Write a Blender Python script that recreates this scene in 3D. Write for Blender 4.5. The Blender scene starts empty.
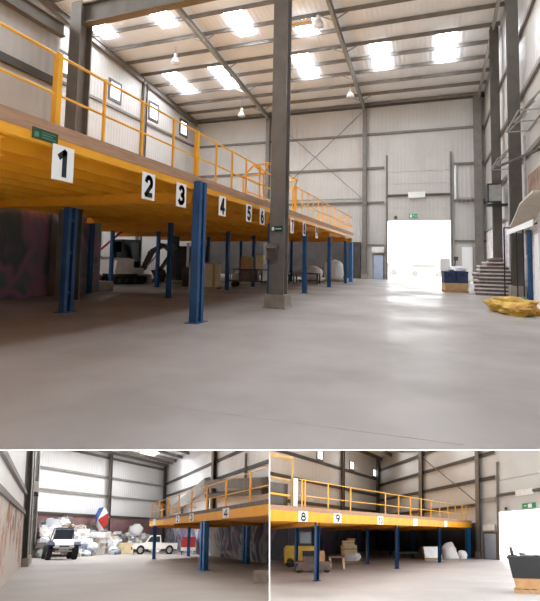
import bpy, bmesh, math, random
from mathutils import Vector, Matrix, noise
random.seed(7)
S = bpy.context.scene
COL = S.collection
V = Vector

# ------------------------------------------------------------------ materials
def lin(h):
    r = [int(h[i:i + 2], 16) / 255 for i in (0, 2, 4)]
    return tuple((c / 12.92 if c <= .04045 else ((c + .055) / 1.055) ** 2.4) for c in r) + (1,)
MATS = {}
def mat(name, c1, c2=None, scale=3.0, rough=.6, metal=0.0, bump=0.0, bscale=None, emit=0.0, detail=4, rough2=None, lo=.35, hi=.65, stretch=None, rib=None):
    m = bpy.data.materials.new(name); m.use_nodes = True
    nt = m.node_tree; b = nt.nodes['Principled BSDF']
    b.inputs['Roughness'].default_value = rough; b.inputs['Metallic'].default_value = metal
    b.inputs['Base Color'].default_value = lin(c1)
    L = nt.links.new
    geo = nt.nodes.new('ShaderNodeNewGeometry'); pos = geo.outputs['Position']
    if stretch:
        mp = nt.nodes.new('ShaderNodeMapping'); mp.inputs['Scale'].default_value = stretch
        L(pos, mp.inputs['Vector']); pos = mp.outputs['Vector']
    if c2:
        n = nt.nodes.new('ShaderNodeTexNoise'); n.inputs['Scale'].default_value = scale; n.inputs['Detail'].default_value = detail
        L(pos, n.inputs['Vector'])
        r = nt.nodes.new('ShaderNodeValToRGB')
        r.color_ramp.elements[0].position = lo; r.color_ramp.elements[1].position = hi
        r.color_ramp.elements[0].color = lin(c1); r.color_ramp.elements[1].color = lin(c2)
        L(n.outputs['Fac'], r.inputs['Fac']); L(r.outputs['Color'], b.inputs['Base Color'])
        if rough2 is not None:
            mr = nt.nodes.new('ShaderNodeMapRange'); mr.inputs['From Min'].default_value = lo; mr.inputs['From Max'].default_value = hi
            mr.inputs['To Min'].default_value = rough; mr.inputs['To Max'].default_value = rough2
            L(n.outputs['Fac'], mr.inputs['Value']); L(mr.outputs['Result'], b.inputs['Roughness'])
    if rib:                                     # rib = (direction, pitch): profiled sheet
        d, pitch = rib
        dt = nt.nodes.new('ShaderNodeVectorMath'); dt.operation = 'DOT_PRODUCT'; dt.inputs[1].default_value = V(d) * (2 * math.pi / pitch)
        L(geo.outputs['Position'], dt.inputs[0])
        sn = nt.nodes.new('ShaderNodeMath'); sn.operation = 'SINE'; L(dt.outputs['Value'], sn.inputs[0])
        bp = nt.nodes.new('ShaderNodeBump'); bp.inputs['Strength'].default_value = .22; bp.inputs['Distance'].default_value = .03
        L(sn.outputs[0], bp.inputs['Height']); L(bp.outputs['Normal'], b.inputs['Normal'])
    elif bump:
        n2 = nt.nodes.new('ShaderNodeTexNoise'); n2.inputs['Scale'].default_value = bscale or scale * 4; n2.inputs['Detail'].default_value = 5
        L(pos, n2.inputs['Vector'])
        bp = nt.nodes.new('ShaderNodeBump'); bp.inputs['Strength'].default_value = bump; bp.inputs['Distance'].default_value = .05
        L(n2.outputs['Fac'], bp.inputs['Height']); L(bp.outputs['Normal'], b.inputs['Normal'])
    if emit:
        b.inputs['Emission Color'].default_value = lin(c1); b.inputs['Emission Strength'].default_value = emit
    MATS[name] = m
    return m

def graffiti(name, cols, scale, base, amount=.5):
    """painted wall: warped colour patches over a block-work base"""
    m = bpy.data.materials.new(name); m.use_nodes = True
    nt = m.node_tree; b = nt.nodes['Principled BSDF']; L = nt.links.new
    b.inputs['Roughness'].default_value = .75
    geo = nt.nodes.new('ShaderNodeNewGeometry')
    wn = nt.nodes.new('ShaderNodeTexNoise'); wn.inputs['Scale'].default_value = scale; wn.inputs['Detail'].default_value = 2
    wn.inputs['Distortion'].default_value = 1.6
    L(geo.outputs['Position'], wn.inputs['Vector'])
    r = nt.nodes.new('ShaderNodeValToRGB'); cr = r.color_ramp
    for i, c in enumerate(cols):
        p = .3 + .4 * i / max(1, len(cols) - 1)
        if i < 2: e = cr.elements[i]; e.position = p
        else: e = cr.elements.new(p)
        e.color = lin(c)
    L(wn.outputs['Fac'], r.inputs['Fac'])
    n2 = nt.nodes.new('ShaderNodeTexNoise'); n2.inputs['Scale'].default_value = scale * .6; n2.inputs['Detail'].default_value = 3
    L(geo.outputs['Position'], n2.inputs['Vector'])
    mr = nt.nodes.new('ShaderNodeMapRange'); mr.inputs['From Min'].default_value = .62 - amount * .4; mr.inputs['From Max'].default_value = .68 - amount * .4
    L(n2.outputs['Fac'], mr.inputs['Value'])
    mx = nt.nodes.new('ShaderNodeMix'); mx.data_type = 'RGBA'
    L(mr.outputs['Result'], mx.inputs[0]); mx.inputs[6].default_value = lin(base); L(r.outputs['Color'], mx.inputs[7])
    L(mx.outputs[2], b.inputs['Base Color'])
    MATS[name] = m; return m

EA, EB = V((-.61582, .62609, -.47831)).normalized(), V((.06438, .88086, -.46898)).normalized()      # ramped recycling hall
RA, RB = V((-.39353, .76696, -.50686)).normalized(), V((.19221, .87881, -.43674)).normalized()      # ramped loading hall

mat('floor', '938B84', 'AFA8A2', .35, .5, bump=.012, bscale=30, rough2=.3)
mat('floor_ramp_pale', 'A39A93', 'B3AAA3', .3, .6, bump=.04, bscale=9)
mat('floor_ramp_grey', 'A8A4A4', 'C0BBB9', .3, .5, bump=.04, bscale=9)
mat('white_paint', 'F2F0EC', rough=.5)
CL = ('B5B0A8', 'BEB9B2')
mat('clad_x', *CL, scale=.5, rough=.45, rib=((1, 0, 0), .33))
mat('clad_y', *CL, scale=.5, rough=.45, rib=((0, 1, 0), .33))
mat('clad_ramp', 'F1F0EF', 'F5F4F3', scale=.4, rough=.45, rib=((.1, 1, 0), .3))
mat('clad_ramp_grey', 'C9C9C6', 'D0D0CD', scale=.4, rough=.45, rib=((.8, .6, 0), .5))
mat('roof_sheet', 'E8E9EA', 'EEEFF0', scale=.5, rough=.45, rib=((1, 0, 0), .33))
mat('steel', '6E665E', '7A736C', 2, .5, .1)
mat('steel_dark', '4C4640', '585149', 2, .5, .1)
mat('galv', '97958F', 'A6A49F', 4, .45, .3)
mat('orange', 'E59A18', 'EDA824', 2, .45)
mat('deck_under', 'CC8C22', 'DA9A30', 1.5, .5, stretch=(1, .2, 1))
mat('yellow_rail', 'E6A11C', 'EDAE30', 3, .4)
mat('yellow_dull', 'A07C40', 'B08A4C', 3, .5)
mat('blue_post', '1A4470', '225282', 2, .4)
mat('blue_light', '2874B4', '2F80C0', 2, .4)
mat('wood_edge', '9C775C', 'B08A6E', 6, .7, stretch=(1, .3, 4))
mat('sign_white', 'EDEDEA', rough=.5)
mat('ink', '141518', rough=.6)
mat('sign_green', '14432B', rough=.5)
mat('sign_letter', '4F8062', rough=.5)
mat('exit_green', '2E9A62', rough=.4)
mat('concrete', '8F8579', 'A2988B', 4, .85, bump=.2, bscale=12)
mat('block_dark', '433E3B', '524C47', 1.5, .85, bump=.1)
mat('rubber', '17171A', rough=.8, c2='222226', scale=9)
mat('black', '1B1B1E', rough=.5)
mat('mach_white', 'DEDBD5', 'EAE8E4', 3, .4)
mat('mach_dark', '33302C', '433F3A', 3, .5)
mat('glass_dark', '20262C', rough=.12)
mat('cardboard', 'B58A5E', 'C29A70', 5, .8)
mat('pale_card', 'D4BE94', 'DFCCA6', 4, .75)
mat('timber', 'A5845F', 'BC9B74', 6, .8, stretch=(1, 1, 5))
mat('plastic_wrap', 'E6E6E8', 'F2F2F3', 6, .25, bump=.4, bscale=6)
mat('yellow_sack', 'A8781E', 'DDB450', 2.5, .6, bump=.8, bscale=9)
mat('board_brown', '5B4B45', '77655C', 5, .6)
mat('board_pale', 'C8BEB5', 'D8D0C8', 4, .6)
mat('cream', 'CFC3B2', 'DACFC0', 2, .7)
mat('blue_crate', '20304E', '2B3C5C', 3, .5)
mat('navy', '1B2244', '242C54', 3, .35)
mat('purple_band', '8E6B6C', '9E7B7A', .8, .8, bump=.1)
mat('red', 'B8342C', rough=.45)
mat('blue_bright', '3C6EBE', rough=.5)
mat('machine_yellow', 'D9AE2E', 'E5BF48', 3, .45)
mat('door_blue', 'A7B2C4', 'B1BBCB', 2, .4)
mat('skylight', 'EAF3FF', rough=.3, emit=33)
mat('skylight_ramp', 'F7FBFF', rough=.3, emit=72)
mat('added_skylight_loading', 'F7FBFF', rough=.3, emit=15)
mat('window_glow', 'F4F8FF', rough=.3, emit=1.6)
mat('lamp_glass', 'E8E8E8', rough=.15)
mat('apron', 'E2DFD8', 'D6D3CC', 1, .9)
mat('brick', '7A5C4C', '99806E', 2.2, .9, bump=.4, bscale=10)
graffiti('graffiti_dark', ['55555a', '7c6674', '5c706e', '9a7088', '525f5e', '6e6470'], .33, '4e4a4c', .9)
graffiti('graffiti_pale', ['e3dcd4', 'c86a48', 'e9e2da', '8f6f86', 'd6a23c', '6c6a78'], .8, 'd9d0c8', .33)
graffiti('graffiti_lower', ['6e8c88', '8a6e98', 'c0cac4', '77608a', '4f6a6e', 'b88ca4'], .4, 'b4b8b2', .8)
graffiti('splatter', ['f2f1f2', 'd7d3d4', 'ebe6e2', 'a79891', 'f4f2f3', 'bcb4bb'], 1.5, 'e6e2df', .55)
for i, c in enumerate(['E8E6E4', 'C9CCD2', 'B7BDC6', '8A93A0', 'D9CFC2', '5B6A80', 'A8A096', '6F6A66', 'CBB79E', 'B04A42', '3E6FA8', '4C7A5C']):
    mat('waste%d' % i, c, rough=.55, bump=.4, bscale=5)

# ------------------------------------------------------------------ mesh builder
ident = lambda x, y, z: V((x, y, z))
PN = V((.93971, .34142, .01942)).normalized()      # plane of the partition between the two ramped halls (through eye height)
PO = V((0, 0, 1.6))
class MB:
    def __init__(s): s.bm = bmesh.new()
    def hexa(s, c):
        v = [s.bm.verts.new(p) for p in c]
        for f in ((0, 1, 3, 2), (4, 6, 7, 5), (0, 4, 5, 1), (2, 3, 7, 6), (0, 2, 6, 4), (1, 5, 7, 3)):
            s.bm.faces.new([v[i] for i in f])
        return s
    def box(s, m, x0, x1, y0, y1, z0, z1):
        return s.hexa([m(x, y, z) for x in (x0, x1) for y in (y0, y1) for z in (z0, z1)])
    def prism(s, m, prof, a0, a1, axis='z'):
        f = {'z': lambda p, q, t: m(p, q, t), 'x': lambda p, q, t: m(t, p, q), 'y': lambda p, q, t: m(p, t, q)}[axis]
        lo = [s.bm.verts.new(f(p, q, a0)) for p, q in prof]; hi = [s.bm.verts.new(f(p, q, a1)) for p, q in prof]
        n = len(prof)
        s.bm.faces.new(lo[::-1]); s.bm.faces.new(hi)
        for i in range(n): s.bm.faces.new((lo[i], lo[(i + 1) % n], hi[(i + 1) % n], hi[i]))
        return s
    def tube(s, p, q, r, n=8, r2=None):
        p, q = V(p), V(q); d = (q - p).normalized(); a = d.orthogonal().normalized(); b = d.cross(a)
        r2 = r if r2 is None else r2
        A = [s.bm.verts.new(p + (a * math.cos(t) + b * math.sin(t)) * r) for t in [2 * math.pi * i / n for i in range(n)]]
        B = [s.bm.verts.new(q + (a * math.cos(t) + b * math.sin(t)) * r2) for t in [2 * math.pi * i / n for i in range(n)]]
        s.bm.faces.new(A[::-1]); s.bm.faces.new(B)
        for i in range(n): s.bm.faces.new((A[i], A[(i + 1) % n], B[(i + 1) % n], B[i]))
        return s
    def bar(s, p, q, w, h, up=V((0, 0, 1))):
        p, q = V(p), V(q); d = (q - p).normalized(); a = d.cross(up).normalized() * w / 2; b = a.cross(d).normalized() * h / 2
        return s.hexa([e + sa * a + sb * b for e in (p, q) for sa in (-1, 1) for sb in (-1, 1)])
    def ibeam(s, p, q, w, h, t=.03, up=V((0, 0, 1))):
        p, q = V(p), V(q); d = (q - p).normalized(); a = d.cross(up).normalized(); b = a.cross(d).normalized()
        for o in (-1, 1): s.bar(p + b * o * (h - t) / 2, q + b * o * (h - t) / 2, w, t, b)
        return s.bar(p, q, t, h - 2 * t, b)
    def lathe(s, m, prof, n=16):
        rings = [[s.bm.verts.new(m(r * math.cos(2 * math.pi * i / n), r * math.sin(2 * math.pi * i / n), z)) for i in range(n)] for r, z in prof]
        for a, b in zip(rings, rings[1:]):
            for i in range(n): s.bm.faces.new((a[i], a[(i + 1) % n], b[(i + 1) % n], b[i]))
        s.bm.faces.new(rings[0][::-1]); s.bm.faces.new(rings[-1]); return s
    def blob(s, m, c, size, seed=0, amp=.25, sub=2, flat=True):
        b = bmesh.new(); bmesh.ops.create_icosphere(b, subdivisions=sub, radius=1)
        mp = {}
        for v in b.verts:
            p = v.co.copy(); k = 1 + amp * noise.noise(p * 1.7 + V((seed * 3.1, seed, 0))) + amp * .5 * noise.noise(p * 4 + V((seed, 9, 2)))
            p = V((math.copysign(abs(p.x) ** .7, p.x), math.copysign(abs(p.y) ** .7, p.y), math.copysign(abs(p.z) ** .8, p.z))) * k
            z = p.z * size[2]
            if flat: z = max(z, -size[2] * .75)
            mp[v] = s.bm.verts.new(m(c[0] + p.x * size[0], c[1] + p.y * size[1], c[2] + z))
        for f in b.faces: s.bm.faces.new([mp[v] for v in f.verts])
        b.free(); return s
    def clip(s, side):
        bmesh.ops.bisect_plane(s.bm, geom=s.bm.verts[:] + s.bm.edges[:] + s.bm.faces[:], plane_co=PO + PN * side * -.012, plane_no=PN * side, clear_outer=True)
        ed = [e for e in s.bm.edges if e.is_boundary]
        if ed: bmesh.ops.holes_fill(s.bm, edges=ed, sides=0)
        return s
    def build(s, name, material, parent=None, smooth=False):
        bmesh.ops.recalc_face_normals(s.bm, faces=s.bm.faces[:])
        vs = [v.co for v in s.bm.verts]
        if parent is None:
            o0 = V(((min(v.x for v in vs) + max(v.x for v in vs)) / 2, (min(v.y for v in vs) + max(v.y for v in vs)) / 2, min(v.z for v in vs)))
        else: o0 = WL[parent.name]
        for v in s.bm.verts: v.co -= o0
        me = bpy.data.meshes.new(name); s.bm.to_mesh(me); s.bm.free()
        if smooth:
            for p in me.polygons: p.use_smooth = True
        me.materials.append(MATS[material])
        o = bpy.data.objects.new(name, me); COL.objects.link(o)
        WL[o.name] = o0
        if parent is None: o.location = o0
        else: o.parent = parent
        return o
WL = {}
def tag(o, label, cat, group=None):
    o['label'] = label; o['category'] = cat
    if group: o['group'] = group
    return o
def thing(name, label, cat, loc, group=None):
    o = bpy.data.objects.new(name, None); COL.objects.link(o); o.location = V(loc); o.empty_display_size = .2
    WL[o.name] = V(loc)
    return tag(o, label, cat, group)
def struct(o): o['kind'] = 'structure'; return o

def arc(cx, cy, rx, ry, a0, a1, n=9):
    return [(cx + rx * math.cos(math.radians(a0 + (a1 - a0) * i / n)), cy + ry * math.sin(math.radians(a0 + (a1 - a0) * i / n))) for i in range(n + 1)]
STROKES = {'0': [arc(.5, .5, .4, .42, 0, 360, 16)], '1': [[(.2, .74), (.58, .92), (.58, .06)]],
           '2': [arc(.5, .68, .36, .25, 165, -35) + [(.14, .08), (.88, .08)]],
           '3': [arc(.48, .71, .34, .22, 150, -80) + arc(.46, .29, .4, .23, 80, -150)],
           '4': [[(.68, .04), (.68, .94), (.1, .3), (.94, .3)]], '5': [[(.82, .92), (.24, .92), (.18, .52)] + arc(.46, .32, .38, .26, 110, -150)],
           '6': [arc(.5, .3, .36, .25, 0, 360, 14), arc(.72, .3, .6, .62, 110, 180)], '7': [[(.12, .92), (.88, .92), (.4, .05)]],
           '8': [arc(.5, .71, .3, .2, 0, 360, 12), arc(.5, .28, .37, .24, 0, 360, 14)], '9': [arc(.5, .68, .36, .25, 0, 360, 14), arc(.28, .68, .6, .62, -70, 0)]}
def digit_mesh(txt, origin, xv, yv, nv, parent):
    """bold digits drawn as flat strokes; xv, yv span the whole lettering"""
    b = MB(); n = len(txt); nv = V(nv).normalized(); hw = .115 * (.8 if n > 1 else 1)
    k = xv.length / n / yv.length
    def pt(c, x, y): return V(origin) + xv * ((c + .5 - n / 2) / n + (x - .5) / n * .95) + yv * (y - .5)
    for c, ch in enumerate(txt):
        for line in STROKES[ch]:
            for (xa, ya), (xb, yb) in zip(line, line[1:]):
                dx, dy = (xb - xa) * k, yb - ya; l = math.hypot(dx, dy) or 1e-6; ex, ey = dx / l * hw * .7, dy / l * hw * .7; px, py = -dy / l * hw, dx / l * hw
                q = [(xa - ex / k + s_ * px / k, ya - ey + s_ * py) for s_ in (-1, 1)] + [(xb + ex / k + s_ * px / k, yb + ey + s_ * py) for s_ in (-1, 1)]
                b.hexa([pt(c, *p) + nv * o for p in q for o in (0, .003)])
    return b.build('digit', 'ink', parent)

def hprof(x, y, w, d, t=.03):
    """H section centred at x,y: flanges w wide along the first axis, d deep along the second"""
    a, b = w / 2, d / 2; k = t / 2
    return [(x - a, y - b), (x + a, y - b), (x + a, y - b + t), (x + k, y - b + t), (x + k, y + b - t), (x + a, y + b - t), (x + a, y + b), (x - a, y + b), (x - a, y + b - t), (x - k, y + b - t), (x - k, y - b + t), (x - a, y - b + t)]
def cprof(x, y, w, d, t=.03, s=1):
    return [(x - s * w / 2, y - d / 2), (x + s * w / 2, y - d / 2), (x + s * w / 2, y - d / 2 + t), (x - s * w / 2 + s * t, y - d / 2 + t), (x - s * w / 2 + s * t, y + d / 2 - t), (x + s * w / 2, y + d / 2 - t), (x + s * w / 2, y + d / 2), (x - s * w / 2, y + d / 2)]

def rigid(o, fwd, up, scale=1.0):
    """local frame: x right, y forward, z up"""
    up = V(up).normalized(); f = V(fwd); f = (f - up * f.dot(up)).normalized(); r = f.cross(up); o = V(o)
    return lambda x, y, z: o + (r * x + f * y + up * z) * scale
def yawm(x, y, deg, z=0, scale=1.0):
    a = math.radians(deg); return rigid((x, y, z), (-math.sin(a), math.cos(a), 0), (0, 0, 1), scale)

# ------------------------------------------------------------------ generic builders
def post(m, root, u, w, z1, wid, dep, material, double=False, name='post'):
    """blue upright: one or two channels on a base plate"""
    b = MB()
    if double:
        b.prism(m, cprof(u, w - wid * .33, dep, wid * .34, .02), .012, z1); b.prism(m, cprof(u, w + wid * .33, dep, wid * .34, .02), .012, z1)
        for z in (.5, z1 * .55, z1 - .4): b.box(m, u - dep * .3, u + dep * .3, w - wid * .25, w + wid * .25, z, z + .08)
    else:
        b.prism(m, hprof(u, w, dep, wid, .02), .012, z1)
    p = b.build(name, material, root)
    MB().box(m, u - dep * .9, u + dep * .9, w - wid * .8, w + wid * .8, 0, .014).build('base_plate', material, p)
    return p

def number_sign(m, w0, w1, z0, z1, txt, label, group, flip=1, xdir=None):
    """paper sign hanging on the outer face of the edge beam (u<0 is outside)"""
    c = m(-.05, (w0 + w1) / 2, z0)
    t = thing('number_sign', label, 'sign', c, group)
    MB().box(m, -.052, -.042, w0, w1, z0, z1).build('panel', 'sign_white', t)
    if txt:
        xv = (m(0, w1, 0) - m(0, w0, 0)) * flip; yv = m(0, 0, z1) - m(0, 0, z0)
        n = xv.cross(yv).normalized()
        digit_mesh(txt, m(-.052, (w0 + w1) / 2, (z0 + z1) / 2) + n * .003, xv * (.62 if len(txt) == 1 else .8), yv * .76, n, t)
    return t

def guard(m, root, ws, thick, z0, z1, wa, wb, u=.06, tw=.045, tk=.1, name='guardrail'):
    for w in ws:
        k = tk if any(abs(w - t) < .3 for t in thick) else tw
        MB().box(m, u - k / 2, u + k / 2, w - k / 2, w + k / 2, z0, z1).build('guard_post', 'yellow_rail', root)
    MB().tube(m(u, wa, z1 - .03), m(u, wb, z1 - .03), tw * .55).build('top_rail', 'yellow_rail', root)
    MB().tube(m(u, wa, (z0 + z1) / 2), m(u, wb, (z0 + z1) / 2), tw * .5).build('mid_rail', 'yellow_rail', root)

# ================================================================== MAIN HALL
def P(x, y, z): return V((x, y, z))
YB = 40.5; EAVE = 15.95
def roofz(y): return EAVE + .11 * (YB - y)
YF = -7.0
XL, XR = -23.1, 4.25

# floor with the light-well slot in front of where the viewer stands
edge = [(-24.5, -5.96), (5.5, 6.47)]                     # slot's far edge line, passes through (-3.34,2.81) and (0.87,4.56)
def edge_y(x): return 2.81292 + (x + 3.33751) * (4.56191 - 2.81292) / (.86599 + 3.33751)
TH = .05
b = MB(); xe = XR + .3                      # slab with an undercut front edge
b.hexa([V(p) for p in ((-24, edge_y(-24) + .6, -.15), (-24, edge_y(-24), 0), (-24, YB + .3, -.15), (-24, YB + .3, 0), (xe, edge_y(xe) + .6, -.15), (xe, edge_y(xe), 0), (xe, YB + .3, -.15), (xe, YB + .3, 0))])
struct(b.build('floor', 'floor'))
b = MB(); dn = V((-(4.56191 - 2.81292), .86599 + 3.33751, 0)).normalized()
p0 = V((-24, edge_y(-24), 0)); p1 = V((XR + .3, edge_y(XR + .3), 0))
b.hexa([e + o + V((0, 0, z)) for e in (p0, p1) for o in (V((0, 0, 0)), -dn * .003) for z in (-.006, .0005)])
struct(b.build('trim_1', 'white_paint'))
b = MB(); off = -2.5
b.prism(ident, [(-24, YF), (XR + .3, YF), (XR + .3, edge_y(XR + .3) + off), (-14, edge_y(-14) + off), (-24, edge_y(-14) + off)], -TH, 0)
struct(b.build('floor', 'floor'))

# saw-cut joint across the slab
JNT = ((-3.0, 4.25), (.25, 4.41))
struct(MB().hexa([V((x, y + o, z)) for x, y in JNT for o in (-.005, .005) for z in (-.001, .0012)]).build('trim_2', 'concrete'))

# walls
DX0, DX1, DH = -3.65, 1.5, 5.15
b = MB()
b.box(P, XL - .2, DX0, YB, YB + .2, 0, EAVE); b.box(P, DX1, XR + .2, YB, YB + .2, 0, EAVE); b.box(P, DX0, DX1, YB, YB + .2, DH, EAVE)
struct(b.build('wall_back', 'clad_x'))
struct(MB().box(P, XL - .1, -6.0, YB - .22, YB - .01, 0, 3.25).build('wall_back_block_plinth', 'block_dark'))
prof = [(16.3, 0), (YB, 0), (YB, EAVE), (16.3, roofz(16.3))]
struct(MB().prism(P, [(y, z) for y, z in prof], XL - .2, XL, 'x').build('wall_left_recess', 'clad_y'))
struct(MB().box(P, XL, -14.05, 16.1, 16.3, 0, 3.4).build('wall_recess_end', 'clad_x'))
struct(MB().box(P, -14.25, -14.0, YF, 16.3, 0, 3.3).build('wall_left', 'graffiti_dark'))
struct(MB().box(P, -13.2, -13.0, YF, 12.4, 3.55, 10.1).build('wall_left_upper', 'clad_y'))
prof = [(YF, 0), (YB, 0), (YB, EAVE), (YF, roofz(YF))]
struct(MB().prism(P, [(YF, 4.1), (YB, 4.1), (YB, EAVE), (YF, roofz(YF))], XR, XR + .2, 'x').build('wall_right', 'clad_y'))
struct(MB().box(P, XR - .06, XR + .22, YF, YB, 0, 4.1).build('wall_right_lower', 'splatter'))
b = MB(); b.box(P, XL, XR, YF - .2, YF, 0, 21)
struct(b.build('wall_front', 'clad_x'))
b = MB(); b.prism(P, [(YF, roofz(YF)), (YB + .2, EAVE), (YB + .2, EAVE + .15), (YF, roofz(YF) + .15)], XL - .2, XR + .2, 'x')
struct(b.build('ceiling', 'roof_sheet'))
# painted timber brick panel high on the right wall
tag(MB().box(P, XR - .1, XR - .003, 18.4, 22.9, 4.35, 5.6).build('brick_panel', 'brick'), 'brown brick infill panel on the right wall above the pale canopy', 'brick panel')

# low kerb under recess
tag(MB().box(P, -15.4, -14.05, 16.35, 17.3, 0, .42).build('concrete_kerb', 'concrete'), 'low pale concrete block at the end of the graffiti wall', 'kerb')

# skylights
for (y0, y1, xs) in ((31.0, 34.7, (-20.6, -16.3, -9.25, -3.45, 1.05)), (23.0, 25.6, (-22.0, -17.0)), (25.3, 27.9, (-12.1,)), (27.2, 29.1, (-7.9,)), (15, 18.5, (-12, -9, -3, 1.5)), (8, 11.5, (1.5,)), (-2, 2, (1.5,))):  # rows nearest the viewer are added out of view, for more light
    for x in xs:
        b = MB(); w = .62
        b.prism(P, [(y0, roofz(y0) - .05), (y1, roofz(y1) - .05), (y1, roofz(y1) - .02), (y0, roofz(y0) - .02)], x - w, x + w, 'x')
        tag(b.build('roof_skylight', 'skylight'), 'bright translucent skylight sheet set in the sloping white roof', 'skylight', 'skylight sheets in the hall roof')
# purlins
y = 40.25
while y > YF:
    z = roofz(y) - .17
    b = MB(); b.prism(P, cprof(y, z, .09, .26, .02), XL + .05, XR - .05, 'x')
    tag(b.build('roof_purlin', 'steel'), 'grey steel purlin running across under the white roof sheets', 'purlin', 'roof purlins of the hall'); y -= 1.92
# rafters
for x, lab, y0 in ((-5.7, 'grey middle roof rafter running down to the column by the roller door', 0), (-15.0, 'grey roof rafter on the left, passing behind the big foreground column', 8), (3.75, 'grey roof rafter along the top of the right wall', 5), (-22.9, 'grey roof rafter along the top of the far left wall', 16.5)):
    t = thing('roof_rafter', lab, 'rafter', P(x, YB - .25, EAVE - .75))
    MB().ibeam(P(x, YB - .25, roofz(YB) - .52), P(x, y0, roofz(y0) - .52), .22 if x < 3 else .14, .42).build('beam', 'steel' if x < -20 else 'galv', t)
    if -20 < x < 3:
        for yy in (38.3, 34.5, 30.6, 26.8, 22.9):
            for sgn in (-1, 1):
                MB().bar(P(x + sgn * .1, yy, roofz(yy) - .7), P(x + sgn * .95, yy, roofz(yy) - .28), .06, .06).build('fly_brace', 'galv', t)
# eave beam
tag(MB().ibeam(P(XL, YB - .15, EAVE - .25), P(XR, YB - .15, EAVE - .25), .2, .35).build('eave_beam', 'steel_dark'), 'dark steel eave beam along the top of the back wall', 'beam')

# wall columns
def wall_col(x, y, w, d, z0, z1, lab, plinth=True, along='y'):
    t = thing('steel_column', lab, 'column', P(x, y, 0))
    pr = hprof(x, y, w, d, .035)
    MB().prism(P, pr, z0, z1).build('shaft', 'steel', t)
    if plinth: MB().box(P, x - w * .7, x + w * .7, y - d * .7, y + d * .55, 0, .4).build('plinth', 'concrete', t)
    return t
wall_col(-5.65, YB - .25, .36, .4, .0, EAVE - .4, 'grey steel column on the back wall just left of the roller door')
wall_col(-15.0, YB - .25, .36, .4, .0, EAVE - .4, 'grey steel column on the back wall hidden behind the foreground column', False)
wall_col(3.65, YB - .3, .6, .4, 0, EAVE - .3, 'grey steel column in the right back corner of the hall')
wall_col(-22.95, 31.2, .3, .5, 0, 16.6, 'dark steel column on the far left wall between the small windows', False)
for yy, lab in ((23.95, 'tall dark column on the right wall standing beside the pale canopy'), (30.5, 'tall dark column on the right wall behind the stack of boards')):
    t = thing('steel_column', lab, 'column', P(3.8, yy, 0))
    MB().prism(P, hprof(3.8, yy, .5, .36, .035), .0, roofz(yy) - .5).build('shaft', 'steel_dark', t)  # darker steel holds the shade of faces turned from the doorway
    MB().box(P, 3.45, 4.1, yy - .4, yy + .35, 0, .55).build('plinth', 'concrete', t)
# big foreground column
t = thing('steel_column', 'big grey steel column on a concrete plinth in the foreground centre', 'column', P(-4.84, 13.94, 0))
MB().prism(P, hprof(-4.78, 14.05, .5, .46, .04), .0, roofz(14) - .3).build('shaft', 'steel', t)
MB().box(P, -5.16, -4.44, 13.72, 14.4, 0, .44).build('plinth', 'concrete', t)
MB().prism(P, [(-5.2, 0), (-4.4, 0), (-4.44, .08), (-5.16, .08)], 13.68, 14.44, 'y').build('plinth_skirt', 'concrete', t)
t = thing('escape_sign', 'small green sign screwed to the big foreground column', 'sign', P(-4.78, 13.8, 2.5))
MB().box(P, -4.98, -4.58, 13.79, 13.815, 2.5, 2.68).build('panel', 'sign_green', t)
MB().box(P, -4.95, -4.87, 13.783, 13.789, 2.53, 2.65).box(P, -4.84, -4.62, 13.783, 13.789, 2.575, 2.6).build('pictogram', 'sign_white', t)
t = thing('switch_box', 'grey metal box fixed to the big foreground column at eye height', 'box', P(-4.85, 13.75, 1.55))
MB().box(P, -5.06, -4.74, 13.6, 13.818, 1.55, 1.95).build('body', 'steel_dark', t)
MB().prism(P, [(13.55, 1.95), (13.818, 1.95), (13.818, 2.1)], -5.08, -4.72, 'x').build('hood', 'steel_dark', t)
# left big column and portal beam
t = thing('steel_column', 'large grey steel column at left rising above the mezzanine rail', 'column', P(-12.6, 12.55, 0))
MB().prism(P, hprof(-12.2, 12.6, .5, .62, .05), 0, 10.9).build('shaft', 'steel', t)
tag(MB().prism(P, hprof(-15.55, 14.9, .45, .4, .035), 0, 3.25).build('pillar', 'steel') if False else MB().box(P, -13.95, -13.6, 13.4, 14.0, 0, 3.2).build('pillar', 'steel'), 'plain grey pillar against the dark graffiti wall under the mezzanine', 'pillar')
b = MB(); b.ibeam(P(-12.1, 12.6, 10.5), P(-5.1, 12.6, 10.6), .35, .8, .06)
tag(b.build('portal_beam', 'steel'), 'deep brown steel roof beam crossing the top left corner', 'beam')
b = MB(); b.ibeam(P(-12.75, 12.3, 9.85), P(-12.75, -2, 9.85), .25, .5, .05)
tag(b.build('wall_plate_beam', 'steel'), 'grey steel beam along the top of the near left wall', 'beam')
# girts
def girt(p, q, lab, grp=None, h=.2, d=.14, material='steel', name='wall_girt'):
    return tag(MB().bar(p, q, d, h).build(name, material), lab, 'girt', grp)
for z in (13.04, 9.93, 6.79):
    pos = {13.04: 'highest', 9.93: 'middle', 6.79: 'lowest'}[z]
    if z > 12: girt(P(XL, YB - .08, z), P(XR, YB - .08, z), 'grey steel girt across the back wall, topmost of the three')
    else:
        girt(P(XL, YB - .08, z), P(DX0 - .3, YB - .08, z), 'grey girt on the back wall left of the roller door, %s of three levels' % pos)
        girt(P(DX1 + .3, YB - .08, z), P(XR, YB - .08, z), 'short grey steel girt right of the roller door, %s of the three levels' % pos)
    girt(P(XL + .08, 16.4, z), P(XL + .08, YB, z), 'grey steel girt along the far left wall, %s of the three levels' % pos)
    girt(P(XR - .08, 5, z - .15), P(XR - .08, YB, z - .15), 'grey steel girt along the right wall, %s of the three upper levels' % pos)
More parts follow.
